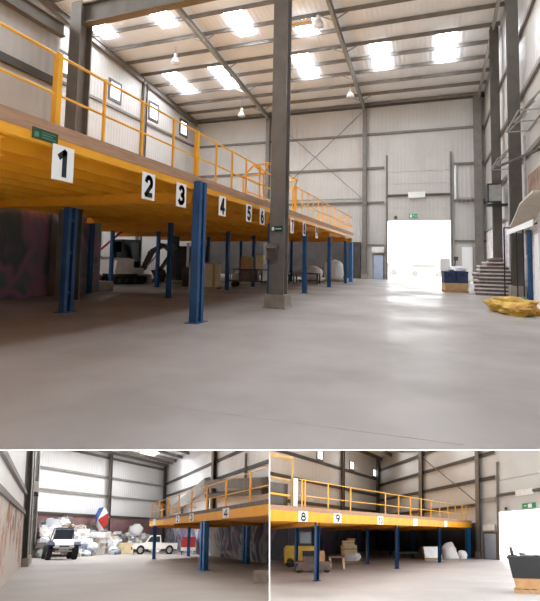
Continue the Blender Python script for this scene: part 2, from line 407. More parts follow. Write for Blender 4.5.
girt(P(XR - .08, 5, 4.22), P(XR - .08, YB, 4.22), 'pale steel girt along the right wall at the top of the paint splattered blockwork', None, .16, .16, 'galv')
girt(P(-5.4, YB - .08, 3.0), P(DX0 - .3, YB - .08, 3.0), 'short grey girt above the pale blue door', None, .14)
girt(P(DX1 + .3, YB - .08, 3.4), P(XR, YB - .08, 3.4), 'short grey girt low beside the doorway on the right', None, .14)
girt(P(-12.93, YF, 7.9), P(-12.93, 12.2, 7.9), 'dark steel girt across the near left cladding behind the yellow rail', None, .28, .14, 'steel_dark')
for a, c, lab in ((P(-14.3, YB - .2, 14.9), P(-5.9, YB - .2, 7.2), 'thin brace rod sloping down to the right across the back wall'), (P(-14.5, YB - .24, 7.4), P(-5.9, YB - .24, 15.1), 'thin brace rod sloping up to the right across the back wall')):
    tag(MB().tube(a, c, .03, 6).build('brace_rod', 'steel'), lab, 'brace rod')
tag(MB().tube(P(XL, YB - .35, 7.15), P(-5.8, YB - .35, 7.15), .06).build('pipe', 'galv'), 'long thin pipe running along the back wall above the lowest girt', 'pipe')

# small windows on the far left wall
for i, yy in enumerate((22.5, 27.6, 32.7, 37.8)):
    lab = ['nearest small window, seen beside the big left column', 'second small window on the far left wall', 'third small window on the far left wall, right of the dark wall column', 'small window nearest the back corner on the far left wall'][i]
    fo = struct(MB().box(P, XL - .02, XL + .06, yy - .75, yy + .75, 13.5, 15.2).build('window_%d' % (i + 1), 'steel_dark'))
    MB().box(P, XL + .06, XL + .075, yy - .52, yy + .52, 13.75, 14.95).build('pane', 'window_glow', fo)

# ---- roller door, personnel door, fittings on back wall
YD = YB - .12
t = thing('roller_door', 'large white sectional door raised above the bright open doorway', 'door', P(-1.1, YD, DH))
for k in range(5): MB().box(P, DX0 + .02, DX1 - .02, YD - .08, YD, DH + k * 1.07 + .012, DH + (k + 1) * 1.07 - .012).build('door_section', 'clad_x', t)
MB().box(P, DX0 - .14, DX0 + .0, YD - .16, YD + .1, 0, 11.0).build('track', 'steel', t); MB().box(P, DX1, DX1 + .14, YD - .16, YD + .1, 0, 11.0).build('track', 'steel', t)
MB().tube(P(DX0, YD - .22, 7.35), P(-1.9, YD - .22, 7.35), .1).tube(P(-.5, YD - .22, 7.35), P(DX1, YD - .22, 7.35), .1).build('spring_shaft', 'steel_dark', t)
MB().box(P, -1.9, -.5, YD - .38, YD - .09, 7.1, 7.6).build('motor_box', 'mach_white', t)
t = thing('exit_sign', 'green running figure exit sign above the bright doorway', 'sign', P(-1.55, YD - .12, 5.35))
MB().box(P, -1.85, -1.15, YD - .13, YD - .085, 5.35, 5.72).build('panel', 'exit_green', t)
b = MB(); b.box(P, -1.78, -1.6, YD - .14, YD - .131, 5.4, 5.67); b.box(P, -1.5, -1.42, YD - .14, YD - .131, 5.56, 5.64); b.bar(P(-1.46, YD - .135, 5.55), P(-1.4, YD - .135, 5.44), .03, .009); b.bar(P(-1.46, YD - .135, 5.5), P(-1.53, YD - .135, 5.4), .03, .009); b.box(P, -1.33, -1.2, YD - .14, YD - .131, 5.5, 5.55)
b.build('pictogram', 'sign_white', t)
t = thing('door_lamp', 'small dark round lamp above the left corner of the bright doorway', 'lamp', P(-2.95, YD - .1, 5.3))
MB().lathe(rigid(P(-2.95, YD - .09, 5.42), (0, 0, 1), (0, -1, 0)), [(.12, 0), (.15, .1), (.1, .2)]).build('housing', 'steel_dark', t, True)
tag(MB().tube(P(1.9, YB - .15, 6.9), P(1.9, YB - .15, 9.8), .09).build('down_pipe', 'white_paint'), 'short white vertical pipe right of the raised door', 'pipe')
t = thing('white_air_vent', 'white boxed vent above the pale blue door', 'vent', P(-4.6, YB - .1, 2.75))
MB().box(P, -5.0, -3.95, YB - .3, YB - .02, 2.35, 2.85).build('casing', 'mach_white', t)
o = struct(MB().box(P, -4.95, -3.95, YB - .1, YB - .01, 0, 2.2).build('door_1', 'steel'))
MB().box(P, -4.86, -4.04, YB - .13, YB - .1, .02, 2.1).build('door_leaf', 'door_blue', o)
MB().box(P, -4.8, -4.72, YB - .19, YB - .13, 1.0, 1.05).build('door_handle', 'galv', o)
tag(MB().box(P, 2.35, 3.15, YB - .14, YB - .01, .1, 2.9).build('wall_board', 'white_paint'), 'tall white board on the back wall right of the doorway', 'board')
# cable tangle
b = MB()
for k in range(4):
    x = 1.9 + .35 * k
    b.tube(P(x, YB - .3, 6.95), P(x + .35, YB - .3, 6.95), .05, 6); b.tube(P(x, YB - .3, 6.95), P(x + .35, YB - .3, 6.45), .03, 6)
tag(b.build('cable_tray', 'galv'), 'short grey lattice cable tray right of the raised door', 'cable tray')

# ---- outside
o = tag(MB().box(P, -16, 14, YB + .25, 75, -.12, -.03).build('yard_ground', 'apron'), 'pale sunlit yard ground outside the open doorway', 'ground'); o['kind'] = 'structure'
t = thing('outbuilding', 'pale low building seen faintly across the yard', 'building', P(2, 66, -.03))
MB().box(P, -4, 9, 62, 70, -.03, 4).build('wall', 'white_paint', t); MB().prism(P, [(61.6, 4), (70.4, 4), (66, 5.6)], -4.4, 9.4, 'x').build('roof', 'apron', t)
MB().box(P, 1, 6, 61.97, 62, .2, 2.6).build('shutter', 'board_pale', t)
def carbody(m, t, col):  # daylight washout put into the pale colour of windows and wheels
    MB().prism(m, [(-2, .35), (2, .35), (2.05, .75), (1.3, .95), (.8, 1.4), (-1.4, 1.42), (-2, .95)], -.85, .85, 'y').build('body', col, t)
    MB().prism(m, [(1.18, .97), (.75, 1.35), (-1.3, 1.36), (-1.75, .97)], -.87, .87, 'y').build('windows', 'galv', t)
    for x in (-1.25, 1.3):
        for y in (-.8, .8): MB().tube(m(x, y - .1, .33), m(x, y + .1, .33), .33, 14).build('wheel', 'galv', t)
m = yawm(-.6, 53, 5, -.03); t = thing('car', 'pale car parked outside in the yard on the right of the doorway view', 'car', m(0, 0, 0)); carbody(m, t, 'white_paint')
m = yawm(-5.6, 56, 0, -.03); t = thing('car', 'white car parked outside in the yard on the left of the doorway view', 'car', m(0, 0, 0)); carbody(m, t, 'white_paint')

# ---- pendants
def highbay(x, y, drop, lab):
    zt = roofz(y) - .3
    m = yawm(x, y, 0, zt - drop)
    t = thing('high_bay_lamp', lab, 'lamp', m(0, 0, 0))
    MB().tube(m(0, 0, .72), m(0, 0, drop), .02, 6).build('hanger', 'galv', t)
    MB().lathe(m, [(.1, .45), (.13, .5), (.13, .68), (.06, .74)]).build('ballast', 'mach_white', t, True)
    MB().lathe(m, [(.34, 0), (.33, .05), (.25, .3), (.12, .44), (.1, .45)]).build('reflector', 'lamp_glass', t, True)
highbay(-17.6, 27.4, 1.3, 'glass high bay lamp hanging at left near the roof skylights')
highbay(-16.2, 36.4, 1.6, 'glass high bay lamp hanging lower, just left of the foreground column')
highbay(-6.6, 26.3, 1.0, 'glass high bay lamp at the top beside the middle rafter')
highbay(-6.25, 36.0, 1.1, 'small glass high bay lamp at the foot of the middle rafter')
# orange heater near skylight
t = thing('radiant_heater', 'glowing orange tinted radiant heater panel under the roof by the middle rafter', 'heater', P(-7.9, 27, 16.6))
MB().box(P, -8.75, -7.1, 26.5, 27.0, 16.8, 16.95).build('housing', 'board_pale', t)
MB().tube(P(-8.7, 26.5, 16.72), P(-7.1, 26.5, 16.72), .04).build('rod', 'orange', t)
MB().tube(P(-8.5, 26.75, 16.95), P(-8.5, 26.75, 17.35), .015, 6).tube(P(-7.3, 26.75, 16.95), P(-7.3, 26.75, 17.35), .015, 6).build('hanger', 'galv', t)

# ---- mezzanine
XE = -5.6
def Mz(u, w, z): return V((XE - u, w, z))
W0, W1 = 1.0, 33.9
U1 = 8.35; U2 = 15.5
root = thing('mezzanine_platform', 'long orange mezzanine floor on blue posts with yellow guardrail down the left side', 'mezzanine', Mz(0, 18, 0))
b = MB(); b.box(Mz, .02, U1, W0, W1, 3.5, 3.56); b.box(Mz, U1, U2, 17.4, W1, 3.5, 3.56); b.build('deck', 'deck_under', root)
MB().box(Mz, -.03, .02, W0, W1, 3.44, 3.66).build('kickboard', 'wood_edge', root)
MB().prism(Mz, [(-.02, 3.29), (.1, 3.29), (.1, 3.31), (.0, 3.31), (.0, 3.43), (.1, 3.43), (.1, 3.45), (-.02, 3.45)], W0, W1, 'y').build('edge_beam', 'orange', root)
grid = [9.85, 15.3, 20.7, 26.1, 31.4]
for w in [4.5] + grid + [33.8]:
    MB().ibeam(Mz(.1, w, 3.12), Mz(U1 if w < 16 else U2, w, 3.12), .16, .28, .02).build('cross_beam', 'orange', root)
u = .62
while u < U2:
    b = MB(); ws = W0 if u < U1 else 17.4
    b.prism(Mz, cprof(u, 3.35, .08, .3, .014), ws, W1, 'y'); b.build('joist', 'orange', root); u += .75
post(Mz, root, -.1, 9.9, 3.5, .36, .2, 'blue_post', True)
for w in grid[1:]: post(Mz, root, .12, w + (.6 if w == 15.3 else 0), 2.95, .2, .2, 'blue_post')
post(Mz, root, .12, 33.6, 2.95, .3, .26, 'blue_light', True)
post(Mz, root, 4.1, 10.0, 2.95, .36, .18, 'blue_post', True)
for w in (15.2, 20.5, 24.0, 31.4): post(Mz, root, 4.1, w, 2.95, .16, .16, 'blue_post')
for w in (15.4, 20.4, 26.1, 31.4): post(Mz, root, 8.15, w, 2.95, .16, .16, 'blue_post')
for w in (19.6, 26.1): post(Mz, root, 10.5, w, 2.95, .16, .16, 'blue_post')
gp = [1.5, 2.8, 4.1, 5.4, 6.5, 7.65, 8.85, 9.95, 11.05, 12.1, 13.2, 14.4] + [18.8 + 1.05 * i for i in range(15)]
guard(Mz, root, gp, (5.4, 9.95, 18.8), 3.5, 4.85, W0, 14.5)
b = MB()
MB().tube(Mz(.06, 18.7, 4.82), Mz(.06, 33.6, 4.82), .03).build('top_rail', 'yellow_rail', root); MB().tube(Mz(.06, 18.7, 4.17), Mz(.06, 33.6, 4.17), .03).build('mid_rail', 'yellow_rail', root)
for u in (1.3, 2.6, 3.9, 5.2, 6.5, 7.8): MB().box(Mz, u - .03, u + .03, 33.6, 33.66, 3.5, 4.85).build('guard_post', 'yellow_rail', root)
MB().tube(Mz(.06, 33.63, 4.82), Mz(8, 33.63, 4.82), .03).build('top_rail', 'yellow_rail', root); MB().tube(Mz(.06, 33.63, 4.17), Mz(8, 33.63, 4.17), .03).build('mid_rail', 'yellow_rail', root)
# pallet gate on the mezzanine edge
t = thing('pallet_gate', 'yellow swing over loading gate on the mezzanine edge behind the foreground column', 'gate', Mz(.6, 16.5, 3.56))
def gframe(w):
    b = MB()
    pts = [Mz(.1, w, 3.56), Mz(.1, w, 4.65), Mz(-.1, w, 5.05), Mz(.5, w, 5.0), Mz(.9, w, 4.6), Mz(.9, w, 3.56)]
    for p, q in zip(pts, pts[1:]): b.tube(p, q, .035)
    b.tube(Mz(.1, w, 4.65), Mz(.9, w, 4.6), .03); b.tube(Mz(.1, w, 4.65), Mz(.5, w, 5.0), .03)
    return b.build('side_frame', 'yellow_rail', t)
gframe(14.9); gframe(18.5)
b = MB()
for (u, z) in ((-.1, 5.05), (.5, 5.0), (.9, 4.6), (.9, 4.1), (.9, 3.75)): b.tube(Mz(u, 14.9, z), Mz(u, 18.5, z), .03)
b.build('cross_rail', 'yellow_rail', t)
# signs
SG = ['white paper sign reading one on the near mezzanine edge', 'white paper sign reading two, between the first and third signs of the mezzanine edge', 'white paper sign reading three, touching the left of the double blue post', 'white paper sign reading four on the mezzanine edge just right of the double blue post',
      'narrow looking white sign on the mezzanine edge, next one after the number 4', 'white sign on the mezzanine edge just left of the big foreground column', 'white sign on the mezzanine edge just right of the big foreground column', 'second white sign right of the big foreground column', 'third white sign right of the big foreground column']
for i, (w, lab) in enumerate(zip((5.5, 7.8, 9.1, 11.3, 13.25, 14.45, 18.0, 19.9, 22.3), SG)):
    number_sign(Mz, w - .22, w + .22, 2.78 if i < 6 else 2.7, 3.34, str(i + 1), lab, None)
t = thing('safety_sign', 'dark green safety notice with pale lettering on the near mezzanine edge', 'sign', Mz(-.03, 5.15, 3.36))
MB().box(Mz, -.04, -.03, 4.9, 5.38, 3.33, 3.5).build('panel', 'sign_green', t)
b = MB()
for k in range(3): b.box(Mz, -.044, -.04, 5.07, 5.33 - .06 * (k % 2), 3.37 + k * .04, 3.385 + k * .04)
b.box(Mz, -.044, -.04, 4.93, 5.01, 3.36, 3.44)
b.build('lettering', 'sign_letter', t)

# ---- under the mezzanine
def pallet(m, t, w, d, z=0, name='pallet'):
    b = MB()
    for i in range(5): b.box(m, -w / 2 + i * (w - .1) / 4, -w / 2 + i * (w - .1) / 4 + .1, -d / 2, d / 2, z + .11, z + .135)
    for i in range(3): b.box(m, -w / 2, w / 2, -d / 2 + i * (d - .1) / 2, -d / 2 + i * (d - .1) / 2 + .1, z + .02, z + .11)
    for i in range(3): b.box(m, -w / 2, w / 2, -d / 2 + i * (d - .1) / 2, -d / 2 + i * (d - .1) / 2 + .1, z, z + .02)
    return b.build(name, 'timber', t)
# excavator
m = yawm(-17.0, 21.7, -18, 0, 1.08)
t = thing('mini_excavator', 'white mini excavator with dark cab and folded digging arm parked under the mezzanine', 'excavator', m(0, 0, 0))
for sx in (-.62, .62):
    b = MB(); pr = [(-.95, .08), (-.8, 0), (.8, 0), (.95, .08), (1.0, .25), (.9, .42), (-.9, .42), (-1.0, .25)]
    b.prism(m, [(p, q) for p, q in pr], sx - .17, sx + .17, 'x'); tr = b.build('track', 'rubber', t)
    b = MB()
    for yy in (-.7, -.25, .25, .7): b.tube(m(sx - .18, yy, .21), m(sx + .18, yy, .21), .12, 10)
    b.build('roller', 'mach_dark', tr)
MB().box(m, -.5, .5, -.6, .6, .3, .55).build('undercarriage', 'mach_dark', t)
MB().prism(m, [(-.85, -1.0), (.85, -1.0), (.9, -.3), (.85, .75), (-.85, .75), (-.9, -.3)], .55, .85).build('slew_deck', 'mach_white', t)
MB().prism(m, [(-.98, .85), (.1, .85), (.1, 1.3), (-.2, 1.38), (-.9, 1.25)], -.85, .85, 'x').build('engine_cover', 'mach_white', t)
c = MB()
for x in (-.85, .15):
    for y in (-.15, .95): c.box(m, x - .045, x + .045, y - .045, y + .045, .85, 2.3)
c.box(m, -.9, .2, -.2, 1.0, 2.28, 2.38); c.box(m, -.88, .18, .92, .98, .85, 1.2); c.box(m, -.9, -.84, -.15, .95, .85, 1.2)
cab = c.build('cab_frame', 'mach_dark', t)
MB().box(m, -.82, .12, .93, .95, 1.2, 2.28).box(m, -.87, -.85, -.1, .9, 1.2, 2.28).box(m, .15, .17, -.1, .9, 1.2, 2.28).build('cab_glass', 'glass_dark', cab)
MB().box(m, -.6, 0, .0, .5, .85, 1.15).box(m, -.6, 0, -.05, .1, 1.15, 1.7).build('seat', 'black', cab)
bx = .75
a0, a1, a2, a3 = (bx, .8, .8), (bx + .45, .95, 1.75), (bx + 1.15, 1.15, 2.1), (bx + 1.75, 1.3, 1.75)
b = MB()
for p, q, w in ((a0, a1, .3), (a1, a2, .26), (a2, a3, .22)): b.bar(m(*p), m(*q), .2, w)
b.build('boom', 'mach_dark', t)
st = MB().bar(m(bx + 1.95, 1.35, 2.0), m(bx + .95, 1.15, .75), .16, .2).build('stick', 'mach_dark', t)
MB().tube(m(bx + .2, .85, .95), m(bx + .95, 1.1, 1.75), .05).tube(m(bx + .9, 1.1, 2.2), m(bx + 1.8, 1.33, 2.1), .045).build('hydraulic_ram', 'galv', t)
b = MB(); b.prism(m, [(bx + .5, .75), (bx + 1.0, .8), (bx + 1.15, .5), (bx + .95, .12), (bx + .6, .1), (bx + .8, .4)], .9, 1.45, 'y'); b.build('bucket', 'mach_dark', t)
b = MB(); b.prism(m, [(1.15, .05), (1.25, .02), (1.3, .5), (1.2, .5)], -.85, .85, 'x'); b.bar(m(-.4, .6, .4), m(-.4, 1.2, .25), .1, .1); b.bar(m(.4, .6, .4), m(.4, 1.2, .25), .1, .1); b.build('dozer_blade', 'mach_white', t)
# plant trailer left of excavator
m = yawm(-19.3, 23.4, 0)
t = thing('equipment_trailer', 'pale trailer with a boxed load standing left of the excavator', 'trailer', m(0, 0, 0))
MB().box(m, -1.1, 1.1, -1.6, 1.6, .55, .68).build('bed', 'mach_dark', t)
MB().box(m, -1.0, .6, -1.5, 1.2, .68, 1.25).build('load_box', 'mach_white', t)
MB().box(m, -.9, .5, -1.4, 1.0, 1.25, 1.55).build('load_lid', 'galv', t)
for sx in (-.95, .95):
    for sy in (-.9, .9): MB().tube(m(sx - .12, sy, .32), m(sx + .12, sy, .32), .32, 14).build('wheel', 'rubber', t)
tag(MB().bar(P(-20.4, 23.2, 1.65), P(-17.9, 23.0, 3.35), .1, .1).build('red_pole', 'red'), 'red pole leaning up towards the mezzanine left of the excavator', 'pole')
tag(MB().prism(P, hprof(-16.3, 26.1, .5, .4, .03), 0, 3.0).build('dark_pillar', 'steel_dark'), 'dark steel pillar behind the excavator arm', 'pillar')
tag(MB().box(P, -15.3, -13.2, 25.0, 25.15, 0, 2.3).build('partition_board', 'block_dark'), 'plain dark partition board under the mezzanine right of the excavator', 'board')
tag(MB().box(P, -20.5, -13.6, 24.3, 24.45, 0, .16).build('floor_beam', 'board_pale'), 'long pale beam lying on the floor behind the excavator', 'beam')
# crate on pallet beside number-3 post
m = yawm(-11.0, 20.6, 12)
t = thing('pallet', 'timber pallet carrying the pale wrapped crate behind the double blue post', 'pallet', m(0, 0, 0)); pallet(m, t, 1.5, 1.2, 0, 'slats')
t = thing('crate', 'pale wooden crate on a pallet behind the double blue post', 'crate', m(0, 0, .135))
MB().box(m, -.7, .7, -.5, .5, .135, 1.28).build('body', 'pale_card', t)
MB().box(m, -.75, .75, -.55, .55, 1.28, 1.34).build('lid', 'timber', t)
for x in (-.6, .0, .6): MB().box(m, x - .06, x + .06, -.53, -.5, .135, 1.28).build('batten', 'timber', t)
t = thing('cylinder_bin', 'tall grey metal bin left of the pale crate under the mezzanine', 'bin', P(-12.6, 21.8, 0))
MB().lathe(yawm(-12.6, 21.8, 0), [(.4, 0), (.42, .9), (.46, 1.0), (.4, 1.05)]).build('drum', 'mach_dark', t, True)
MB().tube(P(-12.75, 21.8, 1.0), P(-12.75, 21.8, 2.4), .08).build('stand_pipe', 'mach_white', t)
# trolley with boxes
m = yawm(-9.35, 23.1, 10)
t = thing('flat_trolley', 'blue grey flat trolley loaded with cartons under the mezzanine', 'trolley', m(0, 0, 0))
MB().box(m, -1.25, 1.35, -.4, .4, .32, .4).build('platform', 'steel_dark', t)
b = MB()
for x in (-1.2, .2, 1.3):
    for y in (-.36, .36): b.tube(m(x, y, .4), m(x, y, 1.0), .03)
b.tube(m(-1.2, -.36, 1.0), m(1.3, -.36, 1.0), .03); b.tube(m(-1.2, .36, 1.0), m(1.3, .36, 1.0), .03); b.build('rail', 'blue_post', t)
for x in (-1.0, 1.1):
    for y in (-.3, .3): MB().tube(m(x, y - .05, .16), m(x, y + .05, .16), .16, 12).build('wheel', 'rubber', t)
for (x, y, z, w, d, h, c, lab) in ((-.2, 0, .4, 1.0, .7, .55, 'board_brown', 'wide brown carton low on the flat trolley'), (-.35, .0, .95, .6, .6, .75, 'cardboard', 'tall brown carton on top of the wide one on the trolley'), (.4, 0, .95, .4, .5, .85, 'pale_card', 'pale carton standing highest on the trolley load'), (.85, -.05, .4, .5, .55, .9, 'plastic_wrap', 'white wrapped carton at the right of the trolley load'), (-.95, 0, .4, .4, .5, .3, 'board_pale', 'small pale carton at the left end of the trolley')):
    tt = thing('carton', lab, 'carton', m(x, y, z))
    MB().box(m, x - w / 2, x + w / 2, y - d / 2, y + d / 2, z, z + h).build('box', c, tt)
    MB().box(m, x - w / 2 - .003, x + w / 2 + .003, y - .03, y + .03, z + .1, z + h + .004).build('tape', 'pale_card', tt)
# goods along the rear under the mezzanine
def wrapped(m, w, d, h, lab, top='plastic_wrap'):
    t = thing('pallet', 'timber pallet under the ' + lab, 'pallet', m(0, 0, 0)); pallet(m, t, w, d, 0, 'slats')
    return tag(MB().blob(m, (0, 0, .135 + h * .43), (w * .5, d * .5, h * .56), len(lab), .12, 3).build('wrapped_load', top, None, True), lab, 'wrapped goods')
wrapped(yawm(-8.2, 31.5, 0), 1.6, 1.2, 1.05, 'white wrapped load low beside the third edge post from the column')
wrapped(yawm(-7.0, 33.5, 8), 1.5, 1.2, 1.5, 'lumpy white bagged load at the far end of the mezzanine')
for x, y, lab in ((-9.6, 27.6, 'low dark bench just right of the foreground column under the mezzanine'), (-8.0, 29.5, 'low dark bench behind the edge posts under the mezzanine')):
    t = thing('work_bench', lab, 'bench', P(x, y, 0))
    MB().box(P, x - .9, x + .9, y - .4, y + .4, .62, .7).build('top', 'board_brown', t); MB().box(P, x - .8, x + .8, y - .35, y + .35, .18, .22).build('shelf', 'mach_dark', t)
    for sx in (-.82, .82):
        for sy in (-.34, .34): MB().box(P, x + sx - .04, x + sx + .04, y + sy - .04, y + sy + .04, 0, .62).build('leg', 'mach_dark', t)

# ---- right side
m = yawm(1.15, 26.3, 8)
t = thing('pallet', 'timber pallet under the dark blue crates by the doorway', 'pallet', m(0, 0, 0)); pallet(m, t, 1.2, 1.0, 0, 'slats')
t = thing('carton', 'open brown carton under the dark blue crates by the doorway', 'carton', m(0, 0, .135))
MB().box(m, -.58, .58, -.48, .48, .135, .5).build('box', 'cardboard', t)
for x, c, lab in ((-.32, 'blue_crate', 'left dark blue crate on the carton by the doorway'), (.3, 'blue_crate', 'right dark blue crate on the carton by the doorway')):
    t = thing('plastic_crate', lab, 'crate', m(x, 0, .5))
    MB().box(m, x - .29, x + .29, -.45, .45, .5, 1.1).build('body', c, t)
    MB().box(m, x - .31, x + .31, -.47, .47, 1.04, 1.12).build('rim', 'blue_crate', t)
    MB().box(m, x - .1, x + .1, -.475, -.45, .9, .96).build('handle', 'black', t)
tag(MB().blob(m, (.1, 0, 1.22), (.45, .35, .16), 5, .5, 3).build('film_heap', 'plastic_wrap'), 'crumpled clear film heaped on the dark blue crates', 'plastic film')
tag(MB().box(m, -.75, -.25, -.1, .0, 1.12, 1.8).build('white_card', 'white_paint'), 'white card standing on the left dark blue crate', 'card')
t = thing('hand_tool', 'dark tool handle sticking up from the blue crates', 'tool', m(.02, .2, 1.12)); MB().tube(m(.02, .2, 1.12), m(.1, .2, 1.85), .03).build('handle', 'black', t); MB().box(m, 0, .22, .14, .26, 1.7, 1.92).build('head', 'steel_dark', t)
# board stack
rng = random.Random(3)
z = .0
tag(MB().blob(yawm(2.15, 25.6, 0), (0, 0, .3), (.35, .6, .42), 8, .3, 3).build('film_heap', 'plastic_wrap', None, True), 'white crumpled film at the left foot of the board stack', 'plastic film')
for k in range(9):
    h = .185; ox, oy = rng.uniform(-.08, .08), rng.uniform(-.06, .06)
    wv = (.92, 1.0, .9, 1.02, .86, .95, .8, .7, .45)[k]
    m = yawm(2.95 + ox, 25.2 + oy, rng.uniform(-8, 8), z)
    t = thing('board_bundle', 'flat bundle of brown boards, %s in the stack by the right wall' % ['lowest', 'second from the bottom', 'third from the bottom', 'fourth from the bottom', 'fifth and middle one', 'fourth from the top', 'third from the top', 'second from the top', 'topmost and smallest'][k], 'boards', m(0, 0, 0))
    wv *= .92
    MB().box(m, -wv, wv, -.6, .6, 0, h * .62).build('boards', 'board_brown', t); MB().box(m, -wv - .03, wv - .04, -.63, .57, h * .62, h).build('top_sheet', 'board_pale', t); z += h
tag(MB().lathe(yawm(3.05, 25.2, 0, z), [(.3, 0), (.26, .1), (.12, .3)]).build('red_cone', 'red') if False else MB().blob(yawm(3.0, 25.2, 0, z), (0, 0, .1), (.35, .3, .13), 2, .3).build('rag', 'board_brown'), 'dark brown rag on top of the board stack', 'rag')
# yellow sack
m = yawm(2.45, 16.5, -55, 0, .86)
b = MB(); b.blob(m, (0, 0, .24), (1.0, .6, .34), 3, .22, 4); b.blob(m, (-.25, .1, .42), (.45, .35, .16), 7, .3, 3); b.blob(m, (.3, -.05, .38), (.4, .3, .16), 14, .3, 3); b.blob(m, (.65, -.45, .18), (.6, .45, .24), 11, .35, 3); b.blob(m, (-.7, .35, .17), (.55, .4, .23), 21, .35, 3)
t = thing('yellow_sacking', 'crumpled heap of yellow sacking on the floor at right', 'sacking', m(0, 0, 0)); b.build('sheet', 'yellow_sack', t)
MB().blob(m, (.25, .2, .55), (.22, .1, .06), 4, .5, 2).build('green_band', 'waste11', t)
# gazebo
t = thing('gazebo', 'pale fabric canopy on a thin black tube frame at the right edge', 'canopy', P(3.6, 21.5, 0))
b = MB()
pr = [(23.5, 3.12), (22.4, 3.3), (21.2, 3.62), (20.0, 4.0), (17.5, 4.15), (17.5, 4.09), (20.0, 3.93), (21.2, 3.55), (22.4, 3.23), (23.5, 3.02)]
b.prism(P, pr, 3.3, 4.15, 'x'); b.build('canopy', 'cream', t)
MB().box(P, 3.28, 3.3, 17.5, 23.4, 2.92, 3.14).build('valance', 'white_paint', t)
fr = [(3.12, 22.7), (3.55, 23.2)]
for x, y, h in ((3.05, 22.4, 3.2), (3.6, 22.7, 3.2), (3.38, 19.9, 2.95)): MB().tube(P(x, y, 0), P(x, y, h), .028).build('leg', 'black', t)
MB().tube(P(3.05, 22.4, 3.2), P(3.6, 22.7, 3.2), .028).tube(P(3.38, 20.9, 3.0), P(3.38, 17.5, 3.0), .03).build('top_bar', 'black', t)
tag(MB().tube(P(3.55, 19.6, 0), P(3.55, 19.6, 2.9), .09).build('blue_pole', 'blue_post'), 'thick blue upright pole under the canopy at the right edge', 'pole')
tag(MB().box(P, 3.6, 4.1, 18.3, 19.1, 0, 2.7).build('white_cabinet', 'white_paint'), 'white cabinet under the canopy behind the blue pole', 'cabinet')
t = thing('wall_heater', 'grey box heater with dark sides on a bracket high on the right wall', 'heater', P(3.6, 29.6, 4.9))
MB().box(P, 3.2, 3.85, 29.0, 29.75, 5.25, 6.25).build('casing', 'galv', t); MB().box(P, 3.12, 3.2, 28.98, 29.77, 5.2, 6.3).build('side_panel', 'black', t); MB().box(P, 3.1, 3.75, 28.96, 29.0, 6.22, 6.3).build('cap', 'black', t); MB().box(P, 3.1, 4.2, 29.0, 29.75, 5.0, 5.1).build('bracket', 'black', t)
for yy, zz, lab in ((21.3, 7.7, 'upper wire rack with thin slats high on the right wall'), (27.3, 7.1, 'wire rack between the two dark columns on the right wall')):
    t = thing('wall_rack', lab, 'rack', P(3.9, yy, zz))
    b = MB()
    for x in (3.3, 4.2): b.bar(P(x, yy - 1.6, zz), P(x, yy + 1.6, zz), .05, .05)
    for k in (-1.6, 0, 1.6): b.bar(P(3.3, yy + k, zz), P(4.2, yy + k, zz), .05, .05); b.bar(P(3.35, yy + k, zz), P(4.2, yy + k, zz + .85), .05, .05)
    b.build('frame', 'galv', t)
    b = MB()
    for k in range(9): b.box(P, 3.6 + .06 * k, 3.63 + .06 * k, yy - 1.6, yy + 1.6, zz + .25 + k * .07, zz + .27 + k * .07)
    b.build('slats', 'galv', t)
tag(MB().bar(P(3.1, 24.2, 6.35), P(4.2, 20.9, 6.35), .08, .1).build('cross_bar', 'steel_dark'), 'dark steel bar sticking out past the near dark column on the right wall', 'bar')
tag(MB().tube(P(4.05, 23.0, 2), P(4.05, 23.0, 7.5), .05).build('conduit', 'galv'), 'thin grey conduit rising up the right wall beside the near dark column', 'pipe')
tag(MB().tube(P(4.05, 27.6, 0), P(4.05, 27.6, 7.0), .06).build('conduit', 'galv'), 'thin grey conduit rising up the right wall between the two dark columns', 'pipe')

# ================================================================== RAMPED HALLS BELOW
def slopeframe(a, c, o, fdir=None, scale=1.0, spin=0.0):
    """upright frame for a thing standing on a ramp: x to the right, y away down the ramp, z square off the ramp"""
    up = a.cross(c).normalized()
    if up.z < 0: up = -up
    f = o - V((0, 0, 1.6)) if fdir is None else fdir       # turned to face the open end of the hall
    f = (f - up * f.dot(up)).normalized(); r = f.cross(up)
    if spin: q = Matrix.Rotation(math.radians(spin), 3, up); f = q @ f; r = q @ r
    return lambda x, y, z: o + (r * x + f * y + up * z) * scale
def L(a, b, z): return EA * a + EB * b + V((0, 0, z))
def Rr(a, b, z): return RA * a + RB * b + V((0, 0, z))
# partition between them, and its painted nose
pd = PN.cross(V((0, 0, 1))).normalized()
if pd.y < 0: pd = -pd
pu = pd.cross(PN).normalized()
if pu.z < 0: pu = -pu
b = MB(); A = PO + pd * 4.05
b.hexa([p + PN * k + q for k in (-.004, .004) for p, q in ((PO + pd * 3.85, pu * -1.64), (PO + pd * 3.85, pu * -4), (PO + pd * 60, pu * -1.9), (PO + pd * 60, pu * -50))])
struct(b.build('wall_partition', 'white_paint'))

